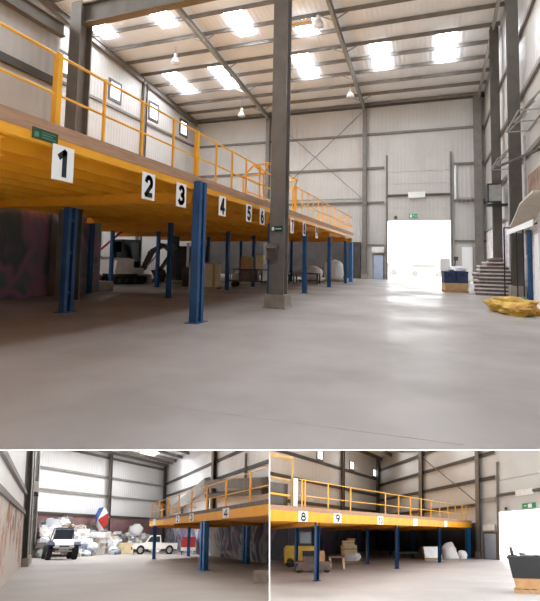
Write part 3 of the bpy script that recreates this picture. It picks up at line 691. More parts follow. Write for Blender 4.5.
# ---------------- recycling hall (left)
AW, BW, BL_ = 51.0, 18.6, -2.1
def S1(b, name, m): return struct(b.clip(1).build(name, m))
S1(MB().prism(L, [(16.4, BL_ - .3), (AW + .3, BL_ - .3), (AW + .3, BW + .3), (1, BW + .3), (1, 13), (6.3, 8.0)][:4] + [(5.2, 9.0)], -.15, 0), 'floor', 'floor_ramp_pale')
S1(MB().box(L, AW, AW + .3, BL_, BW, 3.45, 9.7), 'wall_back', 'clad_ramp')
S1(MB().box(L, AW - .1, AW + .3, BL_, BW, 0, 3.45), 'wall_back_lower', 'purple_band')
S1(MB().box(L, 10, AW, BW, BW + .3, 2.9, 9.7), 'wall_right', 'clad_ramp')
S1(MB().box(L, 10, AW, BW - .1, BW + .3, 0, 2.9), 'wall_right_lower', 'graffiti_lower')
S1(MB().hexa([L(a, b, z) for a in (12, AW) for b in (BL_ - .3, BL_) for z in (2.75, 5.2 if a == 12 else 9.7)]), 'wall_left', 'clad_ramp')
S1(MB().box(L, 12, AW, BL_ - .3, BL_ + .06, 0, 2.75), 'wall_left_lower', 'graffiti_pale')
S1(MB().box(L, 25, AW, BL_, BW, 9.7, 9.85), 'ceiling', 'roof_sheet')
for a, c in ((44.5, 13.6), (44.5, 8), (44.5, 2)):  # sheets after the first are added out of view to light the hall
    tag(MB().box(L, a - 1.2, a + 1.2, c - .75, c + .75, 9.62, 9.66).build('roof_skylight', 'skylight_ramp'), 'bright skylight sheet in the roof of the lower left hall', 'skylight', 'skylight sheets of the lower left hall')
for a in (50, 47.6, 45.9 - .3, 42.6, 39.5, 36.5):
    b = MB().box(L, a - .09, a + .09, BL_, BW, 9.4, 9.69).clip(1)
    tag(b.build('roof_purlin', 'steel'), 'grey purlin under the roof of the lower left hall', 'purlin', 'purlins of the lower left hall')
for z, lab in ((7.2, 'upper'), (5.4, 'lower')):
    tag(MB().box(L, AW - .25, AW, BL_, BW, z - .1, z + .1).build('wall_girt', 'galv'), '%s grey girt across the white back wall of the lower left hall' % lab, 'girt')
tag(MB().box(L, AW - .28, AW, BL_, BW, 3.38, 3.58).build('wall_girt', 'steel_dark'), 'dark rail along the top of the purple band in the lower left hall', 'girt')
tag(MB().box(L, AW - .28, AW, BL_, BW, 9.0, 9.2).build('wall_girt', 'steel'), 'grey girt at the eave of the back wall in the lower left hall', 'girt')
for z, lab in ((7.5, 'upper'), (6.08, 'lower')):
    tag(MB().box(L, 12, AW, BW - .2, BW, z - .11, z + .11).clip(1).build('wall_girt', 'steel_dark'), '%s dark girt along the right wall above the lower left hall mezzanine' % lab, 'girt')
for z, lab in ((3.9, 'upper'), (2.85, 'lower')):
    tag(MB().box(L, 12, AW, BL_, BL_ + .2, z - .12, z + .08).build('wall_girt', 'steel'), '%s grey girt along the graffiti side wall of the lower left hall' % lab, 'girt')
def rcol(F, a, c, wa, wc, z0, z1, lab, clip=0, ma='steel'):
    b = MB().prism(F, hprof(a, c, wa, wc, .06), z0, z1)
    if clip: b.clip(clip)
    t = thing('steel_column', lab, 'column', F(a, c, z0)); b.build('shaft', ma, t)
    if z0 == 0: MB().box(F, a - wa * .7, a + wa * .7, c - wc * .7, c + wc * .7, 0, .45).build('plinth', 'concrete', t)
    return t
rcol(L, AW - .35, 7.95, .5, .5, 0, 9.5, 'grey column in the middle of the back wall of the lower left hall')
rcol(L, AW - .3, BW - .35, .5, .5, 0, 9.5, 'grey column in the back right corner of the lower left hall')
rcol(L, 47.5, BL_ + .3, .6, .6, 0, 9.5, 'grey column at the back of the graffiti wall in the lower left hall', 0, 'galv')
rcol(L, 38.0, BL_ + .25, 1.1, .5, 0, 8.8, 'wide grey column on the graffiti wall in the lower left hall', 0, 'galv')
rcol(L, 34.6, BL_ + .25, 1.3, .5, 0, 7.6, 'nearer wide pale column on the graffiti wall in the lower left hall', 0, 'galv')
rcol(L, 29.9, BW - .3, .6, .6, 2.9, 9.5, 'grey column on the right wall above the mezzanine in the lower left hall')
tag(MB().box(L, 35.6, 37.2, BL_ + .06, BL_ + .6, 0, .5).build('concrete_kerb', 'concrete'), 'pale concrete kerb at the foot of the graffiti wall column', 'kerb')
t = thing('wall_speaker', 'white box with dark side hung high on the left column of the lower left hall', 'box', L(41, BL_ + .4, 4.4))
MB().box(L, 40.8, 41.0, BL_ + .1, BL_ + .85, 4.45, 5.15).build('front', 'white_paint', t); MB().box(L, 41.0, 42.2, BL_ + .08, BL_ + .75, 4.4, 5.2).build('case', 'mach_dark', t); MB().box(L, 40.9, 42.2, BL_ + .05, BL_ + .8, 4.25, 4.35).build('bracket', 'mach_dark', t)
# mezzanine
BE = 10.3
def Lm(u, w, z): return L(w, BE + u, z)
root = thing('mezzanine_platform', 'orange mezzanine on blue posts at the right of the lower left hall', 'mezzanine', Lm(0, 25, 0))
def bc(b, name, m, s=1, r=None): return b.clip(s).build(name, m, r or root)
bc(MB().box(Lm, 0, BW - BE, 8, 34, 2.62, 2.7), 'deck', 'deck_under')
bc(MB().box(Lm, -.05, .0, 8, 34, 2.66, 2.82), 'kickboard', 'board_brown')
bc(MB().box(Lm, -.04, .08, 8, 34, 2.3, 2.66), 'edge_beam', 'orange')
for w in (19, 25.5, 33.5): bc(MB().box(Lm, .08, BW - BE - .1, w - .1, w + .1, 2.2, 2.62), 'cross_beam', 'orange')
for k in range(9): bc(MB().box(Lm, .7 + .85 * k, .8 + .85 * k, 8, 34, 2.36, 2.62), 'joist', 'orange')
post(Lm, root, .25, 18.6, 2.62, .9, .5, 'blue_light', True)
post(Lm, root, .15, 32.2, 2.4, .45, .3, 'blue_light')
post(Lm, root, 6.4, 19.6, 2.3, .9, .5, 'blue_light', True)
post(Lm, root, 5.4, 32.5, 2.3, .45, .3, 'blue_light')
for w in (11.8, 14.9, 18.0, 21.1, 24.2, 27.3, 30.4, 33.5): MB().box(Lm, .0, .12, w - .06, w + .06, 2.7, 3.95).build('guard_post', 'yellow_rail', root)
for z, n in ((3.92, 'top_rail'), (3.3, 'mid_rail')): bc(MB().tube(Lm(.06, 9, z), Lm(.06, 33.6, z), .018, 6), n, 'yellow_rail')
for u in (1.5, 3): MB().box(Lm, u - .06, u + .06, 33.4, 33.55, 2.7, 3.95).build('guard_post', 'yellow_rail', root)
MB().tube(Lm(.06, 33.5, 3.92), Lm(7, 33.5, 3.92), .03, 6).build('top_rail', 'yellow_rail', root)
for w, tx, lab, dw in ((14.7, '4', 'white sign reading four, largest on the lower left hall mezzanine edge', .48), (20.8, '3', 'white sign reading three, left of the large blue post in the lower left hall', .45), (24.2, '2', 'white sign reading two, above the pickup end of the lower left hall mezzanine', .45), (32.0, '1', 'tiny white sign reading one at the far end of the lower left hall mezzanine', .5)):
    number_sign(Lm, w - dw, w + dw, 2.34, 2.74, tx, lab, None, -1)
# duct above the deck
t = thing('conveyor_duct', 'grey sloping duct standing on the mezzanine of the lower left hall', 'duct', L(31, BW - 1.2, 2.7))
MB().bar(L(43, BW - .9, 4.3), L(30.5, BW - .9, 5.85), .5, .75).build('sloping_run', 'galv', t)
MB().bar(L(30.8, BW - .9, 5.75), L(17.5, BW - .9, 4.7), .5, .55).clip(1).build('long_run', 'steel', t)
MB().bar(L(30.5, BW - .9, 4.8), L(17.5, BW - .9, 4.2), .5, .3).clip(1).build('lower_run', 'steel_dark', t)
for a, z in ((40, 4.5), (30.5, 5.5)): MB().tube(L(a, BW - .9, 2.7), L(a, BW - .9, z), .12).build('support', 'steel', t)
tag(MB().tube(L(22, BW - .2, 7.1), L(22, BW - .2, 5.3), .09).tube(L(22, BW - .2, 5.3), L(23.5, BW - .5, 5.1), .09).build('vent_pipe', 'steel'), 'grey bent pipe on the right wall above the duct of the lower left hall', 'pipe')
# red car-like cabinet by the right wall
m = slopeframe(EA, EB, L(35.5, BW - 1.6, 0))
t = thing('red_cabinet', 'red cabinet against the painted wall behind the mezzanine post of the lower left hall', 'cabinet', m(0, 0, 0))
MB().box(m, -.6, .6, -.3, .3, .55, 1.3).build('body', 'red', t); MB().box(m, -.65, .65, -.35, .35, .3, .55).build('base', 'mach_white', t)
for x in (-.55, .55): MB().box(m, x - .05, x + .05, -.3, .3, 0, .3).build('leg', 'mach_dark', t)
tag(MB().box(slopeframe(EA, EB, L(10.6, 10.6, 0)), -.3, .5, -.3, .3, 0, .35).clip(1).build('concrete_block', 'concrete'), 'pale concrete block on the floor at the right edge of the lower left hall', 'block')

# buggy
m = slopeframe(EA, EB, L(41.5, .95, 0), None, 1.12, 8)
bg = thing('off_road_buggy', 'navy and white off road buggy with big black tyres facing the viewer', 'buggy', m(0, 0, 0))
for sx in (-.78, .78):
    for sy in (-1.0, .95):
        w = MB().lathe(rigid(m(sx - .15, sy, .36), m(0, 1, 0) - m(0, 0, 0), m(1, 0, 0) - m(0, 0, 0), 1.12), [(.2, 0), (.33, .0), (.37, .05), (.37, .25), (.33, .3), (.2, .3)], 18).build('wheel', 'rubber', bg)
        MB().lathe(rigid(m(sx - .155, sy, .36), m(0, 1, 0) - m(0, 0, 0), m(1, 0, 0) - m(0, 0, 0), 1.12), [(.06, 0), (.19, .02), (.19, .29), (.06, .31)], 14).build('rim', 'galv', w)
MB().box(m, -.45, .45, -.9, 1.2, .38, .6).build('chassis', 'mach_dark', bg)
MB().prism(m, [(-1.25, .62), (-1.2, .8), (-.5, 1.05), (-.45, .6)], -.62, .62, 'x').build('hood', 'white_paint', bg)
MB().prism(m, [(-1.32, .5), (-1.28, .72), (-.55, .85), (-.5, .55)], -.5, .5, 'x').build('nose', 'navy', bg)
MB().prism(m, [(-.5, .5), (1.2, .5), (1.25, .95), (.3, 1.0), (-.5, .85)], -.68, .68, 'x').build('tub', 'navy', bg)
for sx in (-1, 1):
    MB().prism(m, [(-1.45, .78), (-1.0, .92), (-.6, .82), (-.6, .74), (-1.0, .84), (-1.42, .7)], sx * .78 - .2, sx * .78 + .2, 'x').build('mudguard', 'navy', bg)
    MB().lathe(rigid(m(sx * .42, -1.32, .68), m(0, 0, 1) - m(0, 0, 0), m(0, -1, 0) - m(0, 0, 0), 1.12), [(.1, 0), (.12, .03), (.06, .06)], 12).build('headlamp', 'lamp_glass', bg)
    b = MB(); pts = [m(sx * .62, -.5, .9), m(sx * .55, -.1, 1.62), m(sx * .55, .75, 1.66), m(sx * .62, 1.2, .9)]
    for p, q in zip(pts, pts[1:]): b.tube(p, q, .035)
    b.build('roll_bar', 'navy', bg)
MB().tube(m(-.55, -.1, 1.62), m(.55, -.1, 1.62), .035).tube(m(-.55, .75, 1.66), m(.55, .75, 1.66), .035).build('roll_bar', 'navy', bg)
MB().box(m, -.55, .55, .0, .75, 1.66, 1.69).build('roof', 'navy', bg)
MB().prism(m, [(-.5, .92), (-.12, 1.58), (-.1, 1.58), (-.48, .92)], -.54, .54, 'x').build('windscreen', 'glass_dark', bg)
MB().tube(m(-.5, -1.42, .45), m(.5, -1.42, .45), .04).tube(m(-.5, -1.42, .62), m(.5, -1.42, .62), .04).box(m, -.3, .3, -1.44, -1.38, .42, .66).build('bull_bar', 'galv', bg)
for sx in (-.3, .3): MB().box(m, sx - .22, sx + .22, .2, .7, .6, 1.3).build('seat', 'black', bg)
# pickup
m = slopeframe(EA, EB, L(41.0, 13.35, 0), None, .88, 0)
pk = thing('pickup_truck', 'white pickup truck parked side on behind the far mezzanine post', 'truck', m(0, 0, 0))
MB().prism(m, [(-2.3, .45), (2.3, .45), (2.3, .95), (.55, .98), (-1.0, 1.0), (-2.2, .9), (-2.35, .7)], -.8, .8, 'y').build('body', 'white_paint', pk)
MB().prism(m, [(-1.05, 1.0), (-.6, 1.62), (.45, 1.65), (.6, .98)], -.72, .72, 'y').build('cab', 'white_paint', pk)
MB().prism(m, [(-.85, 1.06), (-.52, 1.52), (-.1, 1.54), (-.1, 1.04)], -.735, .735, 'y').prism(m, [(.0, 1.04), (.0, 1.54), (.38, 1.55), (.45, 1.03)], -.735, .735, 'y').build('window', 'glass_dark', pk)
MB().box(m, -2.42, -2.28, -.8, .8, .42, .62).box(m, 2.28, 2.42, -.8, .8, .42, .62).build('bumper', 'mach_dark', pk)
MB().box(m, .65, 2.25, -.83, -.78, .95, 1.02).build('bed_rail', 'galv', pk)
for x in (-1.45, 1.5):
    for y in (-.72, .72):
        w = MB().tube(m(x, y - .12, .36), m(x, y + .12, .36), .37, 18).build('wheel', 'rubber', pk)
        MB().tube(m(x, y - .13, .36), m(x, y + .13, .36), .2, 14).build('hub', 'galv', w)
# waste heap
rng = random.Random(11)
placed = []
for k in range(4000):
    if len(placed) > 270: break
    c = rng.uniform(-1.2, 14.8); dpt = rng.random()
    top = 3.0 - .09 * max(0, c) + (.5 if c < 2.5 else 0)
    if 5.1 < c < 7.6 and dpt < .75: continue
    a = AW - 1.0 - 5.5 * (1 - dpt); z = max(0, (dpt - .15)) * top * rng.uniform(.75, 1.0)
    m = slopeframe(EA, EB, L(a, c, z), None, 1, rng.uniform(0, 90))
    s = rng.uniform(.25, .58); ctr = L(a, c, z)
    if (a < 48 and 8.3 < c < 14.6) or (a < 45.5 and c < 3) or c < -1.0 and a > 46 or abs(c - 7.95) < .8 and a > 49.5: continue
    if any((ctr - o).length < .52 * (s + r) for o, r in placed): continue
    placed.append((ctr, s))
    ci = rng.choice([0, 0, 0, 0, 0, 0, 0, 1, 1, 1, 2, 2, 3, 4, 4, 5, 6, 6, 7, 7, 8, 9, 10, 11])
    if ci > 8: s *= .6
    cn = ['white', 'pale grey', 'grey', 'blue grey', 'cream', 'slate blue', 'brown grey', 'dark', 'tan', 'red', 'blue', 'green'][ci]
    b = MB()
    if rng.random() < .35: b.box(m, -s * .8, s * .8, -s * .6, s * .6, 0, s * rng.uniform(.6, 1.2)); nm = 'waste_box'
    else: b.blob(m, (0, 0, s * .45), (s, s * .8, s * .6), k, .5, 2); nm = 'waste_bag'
    tag(b.build(nm, 'waste%d' % ci), '%s %s in the waste heap along the purple band' % (cn, 'box' if nm == 'waste_box' else 'crumpled bundle'), 'waste', 'waste heap %s pieces' % (cn + ' ' + nm.replace('_', ' ')))
for i in range(4):
    for j in range(3):
        m = slopeframe(EA, EB, L(47.9, 5.6 + .75 * j, i * .48), None)
        tag(MB().box(m, -.42, .42, -.4, .4, .02, .44).build('white_bale', ('plastic_wrap', 'waste0', 'board_pale')[(i + j) % 3]), 'white bale in the square stack in front of the purple band', 'bale', 'white bales stacked in front of the purple band')
m = slopeframe(EA, EB, L(46.3, 9.9, 0))
t = thing('carton', 'tan carton on the floor in front of the waste heap left of the pickup', 'carton', m(0, 0, 0)); MB().box(m, -.75, .75, -.4, .4, 0, .85).build('box', 'pale_card', t); MB().box(m, -.76, .76, -.05, .05, .1, .86).build('tape', 'cardboard', t)
tag(MB().blob(slopeframe(EA, EB, L(49.5, 12.2, 1.55)), (0, 0, .5), (.7, .55, .6), 2, .2, 3).build('white_sack', 'waste0', None, True), 'round white sack on the waste heap behind the tan carton', 'sack')
# parasol: blue / white / red
m = slopeframe(EA, EB, L(AW - 1.9, 6.2, 2.0))
t = thing('parasol', 'blue white and red parasol leaning above the white bales', 'parasol', m(0, 0, 0))
c0 = m(.1, -.3, 1.0)
ax = (V((-.25, -.95, .25))).normalized(); u0 = ax.cross(V((0, 0, 1))).normalized(); v0 = u0.cross(ax)
for i in range(8):
    b = MB(); t0, t1 = i * math.pi / 4, (i + 1) * math.pi / 4
    ring = lambda t, r: c0 + (u0 * math.cos(t) + v0 * math.sin(t)) * r
    apex = c0 + ax * .45
    vs = [apex, ring(t0, 1.0), ring(t1, 1.0)]; wv = [v - ax * .02 for v in vs]
    f = [b.bm.verts.new(v) for v in vs + wv]
    b.bm.faces.new(f[:3]); b.bm.faces.new(f[:2:-1]); [b.bm.faces.new((f[p], f[q], f[q + 3], f[p + 3])) for p, q in ((0, 1), (1, 2), (2, 0))]
    b.build('panel', ['blue_bright', 'blue_bright', 'white_paint', 'red', 'red', 'white_paint', 'white_paint', 'blue_bright'][i], t)
MB().tube(c0 + ax * .45, c0 - ax * .9, .03).build('pole', 'white_paint', t)
# crumpled red-and-tan post behind the buggy
m = slopeframe(EA, EB, L(49, 1.6, 1.6))
t = thing('leaning_banner', 'red and pale banner sticking up out of the heap behind the buggy', 'banner', m(0, 0, 0)); MB().prism(m, [(-.3, 0), (.35, 0), (.1, 1.3), (-.05, 1.5)], -.04, .04, 'y').build('cloth', 'waste8', t); MB().box(m, .0, .55, -.1, .1, .0, .6).build('panel', 'red', t)

# ---------------- loading hall (right)
AL, BB = 31.56, 33.71
def S2(b, name, m): return struct(b.clip(-1).build(name, m))
S2(MB().prism(Rr, [(12.6, 1.0), (AL + .3, 1.0), (AL + .3, BB), (-3, BB), (-3, 17.4)], -.15, 0), 'floor', 'floor_ramp_grey')
b = MB(); b.box(Rr, AL, AL + .3, 4, BB, 2.6, 9.8); S2(b, 'wall_left', 'clad_ramp_grey')
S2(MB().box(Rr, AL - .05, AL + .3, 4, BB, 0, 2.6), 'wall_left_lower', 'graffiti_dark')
b = MB(); b.box(Rr, 6.2, AL, BB, BB + .3, 2.4, 9.8).box(Rr, 6.2, 9.2, BB, BB + .3, 0, 2.4).box(Rr, -3, 6.2, BB, BB + .3, 3.02, 9.8)
S2(b, 'wall_back', 'clad_ramp_grey')
S2(MB().box(Rr, 9.2, AL, BB - .05, BB + .3, 0, 2.4), 'wall_back_lower', 'block_dark')
b = MB(); b.box(Rr, 8, AL, 17.5, BB, 9.8, 9.95); S2(b, 'ceiling', 'roof_sheet')
struct(MB().box(Rr, -12, 8, BB + .3, 60, -.25, -.1).build('yard_ground', 'apron'))
for a, c in ((28, 24.5), (21, 31), (21, 26), (14, 31), (14, 26), (26, 30)):  # all added above the view to light this hall
    tag(MB().box(Rr, a - .6, a + .6, c - 1.2, c + 1.2, 9.72, 9.76).build('roof_skylight', 'added_skylight_loading'), 'bright skylight sheet added in the roof to light the lower right hall', 'skylight', 'added skylight sheets of the lower right hall')
for a in (30.2, 27.0, 24, 21, 18, 15, 12, 9.5):
    tag(MB().box(Rr, a - .1, a + .1, 18, BB, 9.45, 9.79).build('roof_purlin', 'steel_dark'), 'dark purlin under the roof of the lower right hall', 'purlin', 'purlins of the lower right hall')
for z, lab in ((7.55, 'upper'), (5.8, 'lower')):
    tag(MB().box(Rr, AL - .22, AL, 4, BB, z - .12, z + .12).clip(-1).build('wall_girt', 'steel_dark'), '%s dark girt along the left wall of the lower right hall' % lab, 'girt')
tag(MB().box(Rr, AL - .22, AL, 4, BB, 3.95, 4.2).clip(-1).build('wall_girt', 'steel_dark'), 'lowest dark girt behind the yellow rail in the lower right hall', 'girt')
for z, lab in ((6.9, 'upper'), (5.27, 'lower')):
    tag(MB().box(Rr, 6.6, AL, BB - .22, BB, z - .12, z + .12).build('wall_girt', 'steel_dark'), '%s dark girt across the back wall of the lower right hall' % lab, 'girt')
tag(MB().box(Rr, 6.6, AL, BB - .22, BB, 8.35, 8.6).build('wall_girt', 'steel_dark'), 'topmost dark girt across the back wall of the lower right hall', 'girt')
tag(MB().box(Rr, 9.2, AL, BB - .3, BB, 3.5, 3.72).build('wall_girt', 'steel_dark'), 'dark cable tray girt low on the back wall of the lower right hall', 'girt')
tag(MB().box(Rr, 6.5, 8.6, BB - .22, BB, 3.7, 4.0).build('wall_girt', 'galv'), 'short grey lattice girt left of the doorway in the lower right hall', 'girt')
tag(MB().tube(Rr(19, BB - .3, 8.3), Rr(9.3, BB - .3, 3.9), .04, 6).build('brace_rod', 'steel'), 'thin brace rod across the back wall of the lower right hall', 'brace rod')
rcol(Rr, AL - .3, 22.3, .5, .6, 2.6, 9.5, 'dark column on the left wall between the windows of the lower right hall')
rcol(Rr, AL - .35, BB - .4, .6, .6, 0, 9.6, 'dark column in the back corner of the lower right hall')
rcol(Rr, 19.1, BB - .35, .75, .5, 0, 9.5, 'broad grey column in the middle of the back wall of the lower right hall')
rcol(Rr, 8.9, BB - .35, .55, .5, 0, 9.5, 'pale grey column just left of the doorway in the lower right hall')
for i, c in enumerate((16.8, 24.9, 32.3)):
    o = struct(MB().box(Rr, AL - .1, AL + .02, c - .75, c + .75, 7.7, 8.6).build('window_%d' % (5 + i), 'steel'))
    MB().box(Rr, AL - .13, AL - .1, c - .5, c + .5, 7.85, 8.5).build('pane', 'window_glow', o)
t = thing('roller_door', 'pale sectional door raised above the doorway of the lower right hall', 'door', Rr(3, BB - .15, 3.0))
for k in range(3): MB().box(Rr, 0, 6.15, BB - .16, BB - .06, 3.0 + k * 1.0, 3.97 + k * 1.0).build('door_section', 'clad_ramp_grey', t)
MB().box(Rr, 6.15, 6.4, BB - .3, BB - .02, 0, 6.2).build('track', 'steel', t)
MB().tube(Rr(6.3, BB - .4, 4.05), Rr(4.2, BB - .4, 4.05), .09).build('spring_shaft', 'steel_dark', t)
MB().tube(Rr(2.3, BB - .4, 4.05), Rr(.5, BB - .4, 4.05), .09).build('spring_shaft', 'steel_dark', t)
MB().box(Rr, 2.3, 4.2, BB - .4, BB - .17, 3.85, 4.2).build('motor_box', 'mach_white', t)
t = thing('exit_sign', 'green exit sign above the doorway of the lower right hall', 'sign', Rr(2.7, BB - .2, 3.08))
MB().box(Rr, 2.1, 3.5, BB - .22, BB - .17, 3.08, 3.38).build('panel', 'exit_green', t); MB().box(Rr, 2.5, 2.9, BB - .24, BB - .221, 3.12, 3.34).box(Rr, 3.05, 3.3, BB - .24, BB - .221, 3.2, 3.26).build('pictogram', 'sign_white', t)
t = thing('door_lamp', 'small dark lamp above the doorway corner in the lower right hall', 'lamp', Rr(5.3, BB - .2, 3.1)); MB().box(Rr, 5.15, 5.45, BB - .35, BB - .17, 3.1, 3.25).build('housing', 'mach_dark', t)
o = struct(MB().box(Rr, 6.45, 8.25, BB - .1, BB + .02, 0, 1.75).build('door_2', 'steel')); MB().box(Rr, 6.6, 8.1, BB - .14, BB - .1, .03, 1.65).build('door_leaf', 'door_blue', o); MB().box(Rr, 7.85, 7.95, BB - .22, BB - .14, .75, .8).build('door_handle', 'galv', o)
t = thing('white_air_vent', 'white rounded vent above the door in the lower right hall', 'vent', Rr(7.4, BB - .2, 1.85)); MB().box(Rr, 6.7, 8.3, BB - .35, BB - .02, 1.85, 2.25).build('casing', 'mach_white', t)

# mezzanine of loading hall: outer edge runs from E0 to E1
E0, E1 = V((14.95, .0)), V((9.75, 34.0))
ed = (E1 - E0).normalized()
def Rm(u, w, z): return Rr(E0.x + ed.x * w + u, E0.y + ed.y * w, z)          # w: along the edge, u: inwards
def wof(b): return (b - E0.y) / ed.y
WE = wof(33.3)
root = thing('mezzanine_platform', 'orange mezzanine on blue posts at the left of the lower right hall', 'mezzanine', Rm(0, 17, 0))
bc(MB().hexa([Rr(a, c, z) for c in (0, 33.3) for a in (E0.x + ed.x * wof(c), AL - .3) for z in (2.36, 2.44)]), 'deck', 'deck_under', -1)
bc(MB().box(Rm, -.05, 0, 0, WE, 2.4, 2.56), 'kickboard', 'wood_edge', -1)
bc(MB().box(Rm, -.05, .1, 0, WE, 2.06, 2.4), 'edge_beam', 'orange', -1)
for c in (7.3, 16.6, 24.7, 32.6): bc(MB().box(Rm, .1, AL - 15, wof(c) - .1, wof(c) + .1, 1.95, 2.36), 'cross_beam', 'orange', -1)
for k in range(12): bc(MB().box(Rm, 1.2 + 1.25 * k, 1.32 + 1.25 * k, 0, WE, 2.12, 2.36), 'joist', 'orange', -1)
post(Rm, root, .15, wof(7.25), 2.36, .32, .32, 'blue_post')
for c, d in ((16.6, .26), (24.7, .26)): post(Rm, root, .15, wof(c), 2.1, .34, .3, 'blue_post')
post(Rm, root, .2, wof(32.6), 2.1, .8, .5, 'blue_light', True)
for a, c in ((20.5, 8), (17.4, 16.5), (16.5, 26.2), (24.5, 12), (24, 20.5), (22, 27)):
    post(Rr, root, a, c, 2.0, .34, .3, 'blue_post')
for w in [wof(7.25) - 1.35 + x for x in (0, .25, 2.3, 4.6, 9.0, 11, 13, 15, 17, 19, 21, 23, 25, 26.2)]:
    MB().box(Rm, .02, .14, w - .035, w + .035, 2.4, 3.52).build('guard_post', 'yellow_rail', root)
for z, n in ((3.5, 'top_rail'), (2.95, 'mid_rail')): bc(MB().tube(Rm(.08, wof(5.7), z), Rm(.08, WE, z), .015, 6), n, 'yellow_rail', -1)
wg = wof(5.0)
for c, tx, lab in ((6.0, '8', 'white sign reading eight left of the front blue post of the lower right hall'), (9.05, '9', 'white sign reading nine right of the front blue post in the lower right hall'), (14.0, '', 'small white sign further along the mezzanine edge of the lower right hall'), (19.5, '', 'white sign past the middle edge post of the lower right hall'), (25.9, '', 'white sign nearest the doorway on the mezzanine edge of the lower right hall')):
    number_sign(Rm, wof(c) - .38, wof(c) + .38, 2.06, 2.42, tx or ('10' if c < 15 else ''), lab, None)
# tall stair gate at left
t = thing('pallet_gate', 'yellow loading gate at the left edge of the lower right hall mezzanine', 'gate', Rm(.3, wof(4), 2.44))
b = MB(); b.box(Rm, .0, .16, wof(5.15) - .08, wof(5.15) + .08, 2.44, 4.2); b.tube(Rm(.08, wof(1.5), 4.1), Rm(.08, wof(5.15), 4.15), .07); b.tube(Rm(.08, wof(1.5), 3.45), Rm(.08, wof(5.15), 3.4), .04); b.clip(-1).build('frame', 'yellow_dull', t)
MB().box(Rm, -.05, .2, wof(5.2), wof(5.2) + .35, 2.5, 3.5).build('counterweight', 'board_pale', t)
MB().tube(Rm(.1, wof(2.0), 2.95), Rm(.1, wof(5.1), 2.9), .03).clip(-1).build('lower_bar', 'yellow_rail', t)
tag(MB().box(Rm, .3, .45, wof(2), wof(4.9), 2.46, 3.3).clip(-1).build('grey_panel', 'steel_dark'), 'dark grey panel behind the loading gate at the left edge', 'panel')

def sf(a, c, z=0, s=1, spin=0): return slopeframe(RA, RB, Rr(a, c, z), None, s, spin)
# yellow machine
m = sf(21.7, 9.0, 0, .82, 6)
t = thing('floor_machine', 'yellow plant machine with a dark opening behind the front blue post', 'machine', m(0, 0, 0))
MB().prism(m, [(-1.05, .2), (1.15, .2), (1.15, .95), (.9, 1.1), (-.9, 1.12), (-1.05, .95)], -.6, .6, 'y').build('body', 'machine_yellow', t)
MB().box(m, .1, 1.1, -.62, -.59, .45, .85).build('opening', 'black', t)
MB().box(m, -.1, .8, -.5, .5, 1.12, 1.95).build('cab', 'mach_dark', t); MB().box(m, -.02, .72, -.52, -.49, 1.25, 1.85).build('cab_glass', 'glass_dark', t)
for x in (-.7, .75):
    for y in (-.5, .5): MB().tube(m(x, y - .1, .22), m(x, y + .1, .22), .22, 14).build('wheel', 'rubber', t)
m = sf(17.6, 8.6, 0, .8, 4)
t = thing('flat_cart', 'low dark brown cart of boards behind the front blue post', 'cart', m(0, 0, 0))
MB().box(m, -1.0, 1.1, -.6, .6, .38, .5).build('platform', 'board_brown', t); MB().prism(m, [(-1.0, .12), (1.1, .12), (1.0, .38), (-.8, .38)], -.6, .6, 'y').build('skirt', 'board_brown', t)
for x in (-.7, .8):
    for y in (-.45, .45): MB().tube(m(x, y - .06, .12), m(x, y + .06, .12), .12, 12).build('wheel', 'rubber', t)
tag(MB().box(m, .2, .75, -.3, .3, .5, .98).build('carton', 'cardboard'), 'orange brown carton on the low cart beside the front blue post', 'carton')
tag(MB().box(m, -.5, .1, -.3, .3, .5, .72).build('carton', 'board_brown'), 'flat dark carton on the low cart left of the blue post', 'carton')
m = sf(17.3, 11.6, 0, .8)
t = thing('low_table', 'low table with a pale edge right of the brown cart', 'table', m(0, 0, 0)); MB().box(m, -.5, .5, -.4, .4, .55, .65).build('top', 'board_brown', t)
for x in (-.42, .42): MB().box(m, x - .06, x + .06, -.4, .4, 0, .55).build('leg', 'pale_card', t)
# carton stack
m = sf(19.4, 15.4, 0, .8, 5)
t = thing('pallet', 'timber pallet under the white bags and tan cartons of the lower right hall', 'pallet', m(0, 0, 0)); pallet(m, t, 1.4, 1.0, 0, 'slats')
tag(MB().blob(m, (0, 0, .36), (.68, .5, .3), 6, .2, 3).build('wrapped_load', 'plastic_wrap'), 'white wrapped bags under the tan cartons in the lower right hall', 'wrapped goods')
for x, z, w, h, c, lab in ((-.1, .6, 1.1, .5, 'pale_card', 'large tan carton on the white bags of the lower right hall'), (-.15, 1.1, .9, .28, 'pale_card', 'tan carton second from the top of its stack in the lower right hall'), (.1, 1.38, .6, .14, 'cardboard', 'flat topmost carton of the stack in the lower right hall'), (-.62, .5, .25, .6, 'cardboard', 'narrow brown carton at the left side of the tan stack')):
    tt = thing('carton', lab, 'carton', m(x, 0, z)); MB().box(m, x - w / 2, x + w / 2, -.4, .4, z, z + h).build('box', c, tt); MB().box(m, x - w / 2 - .004, x + w / 2 + .004, -.42, -.4, z + h * .45, z + h * .6).build('tape', 'cardboard', tt)
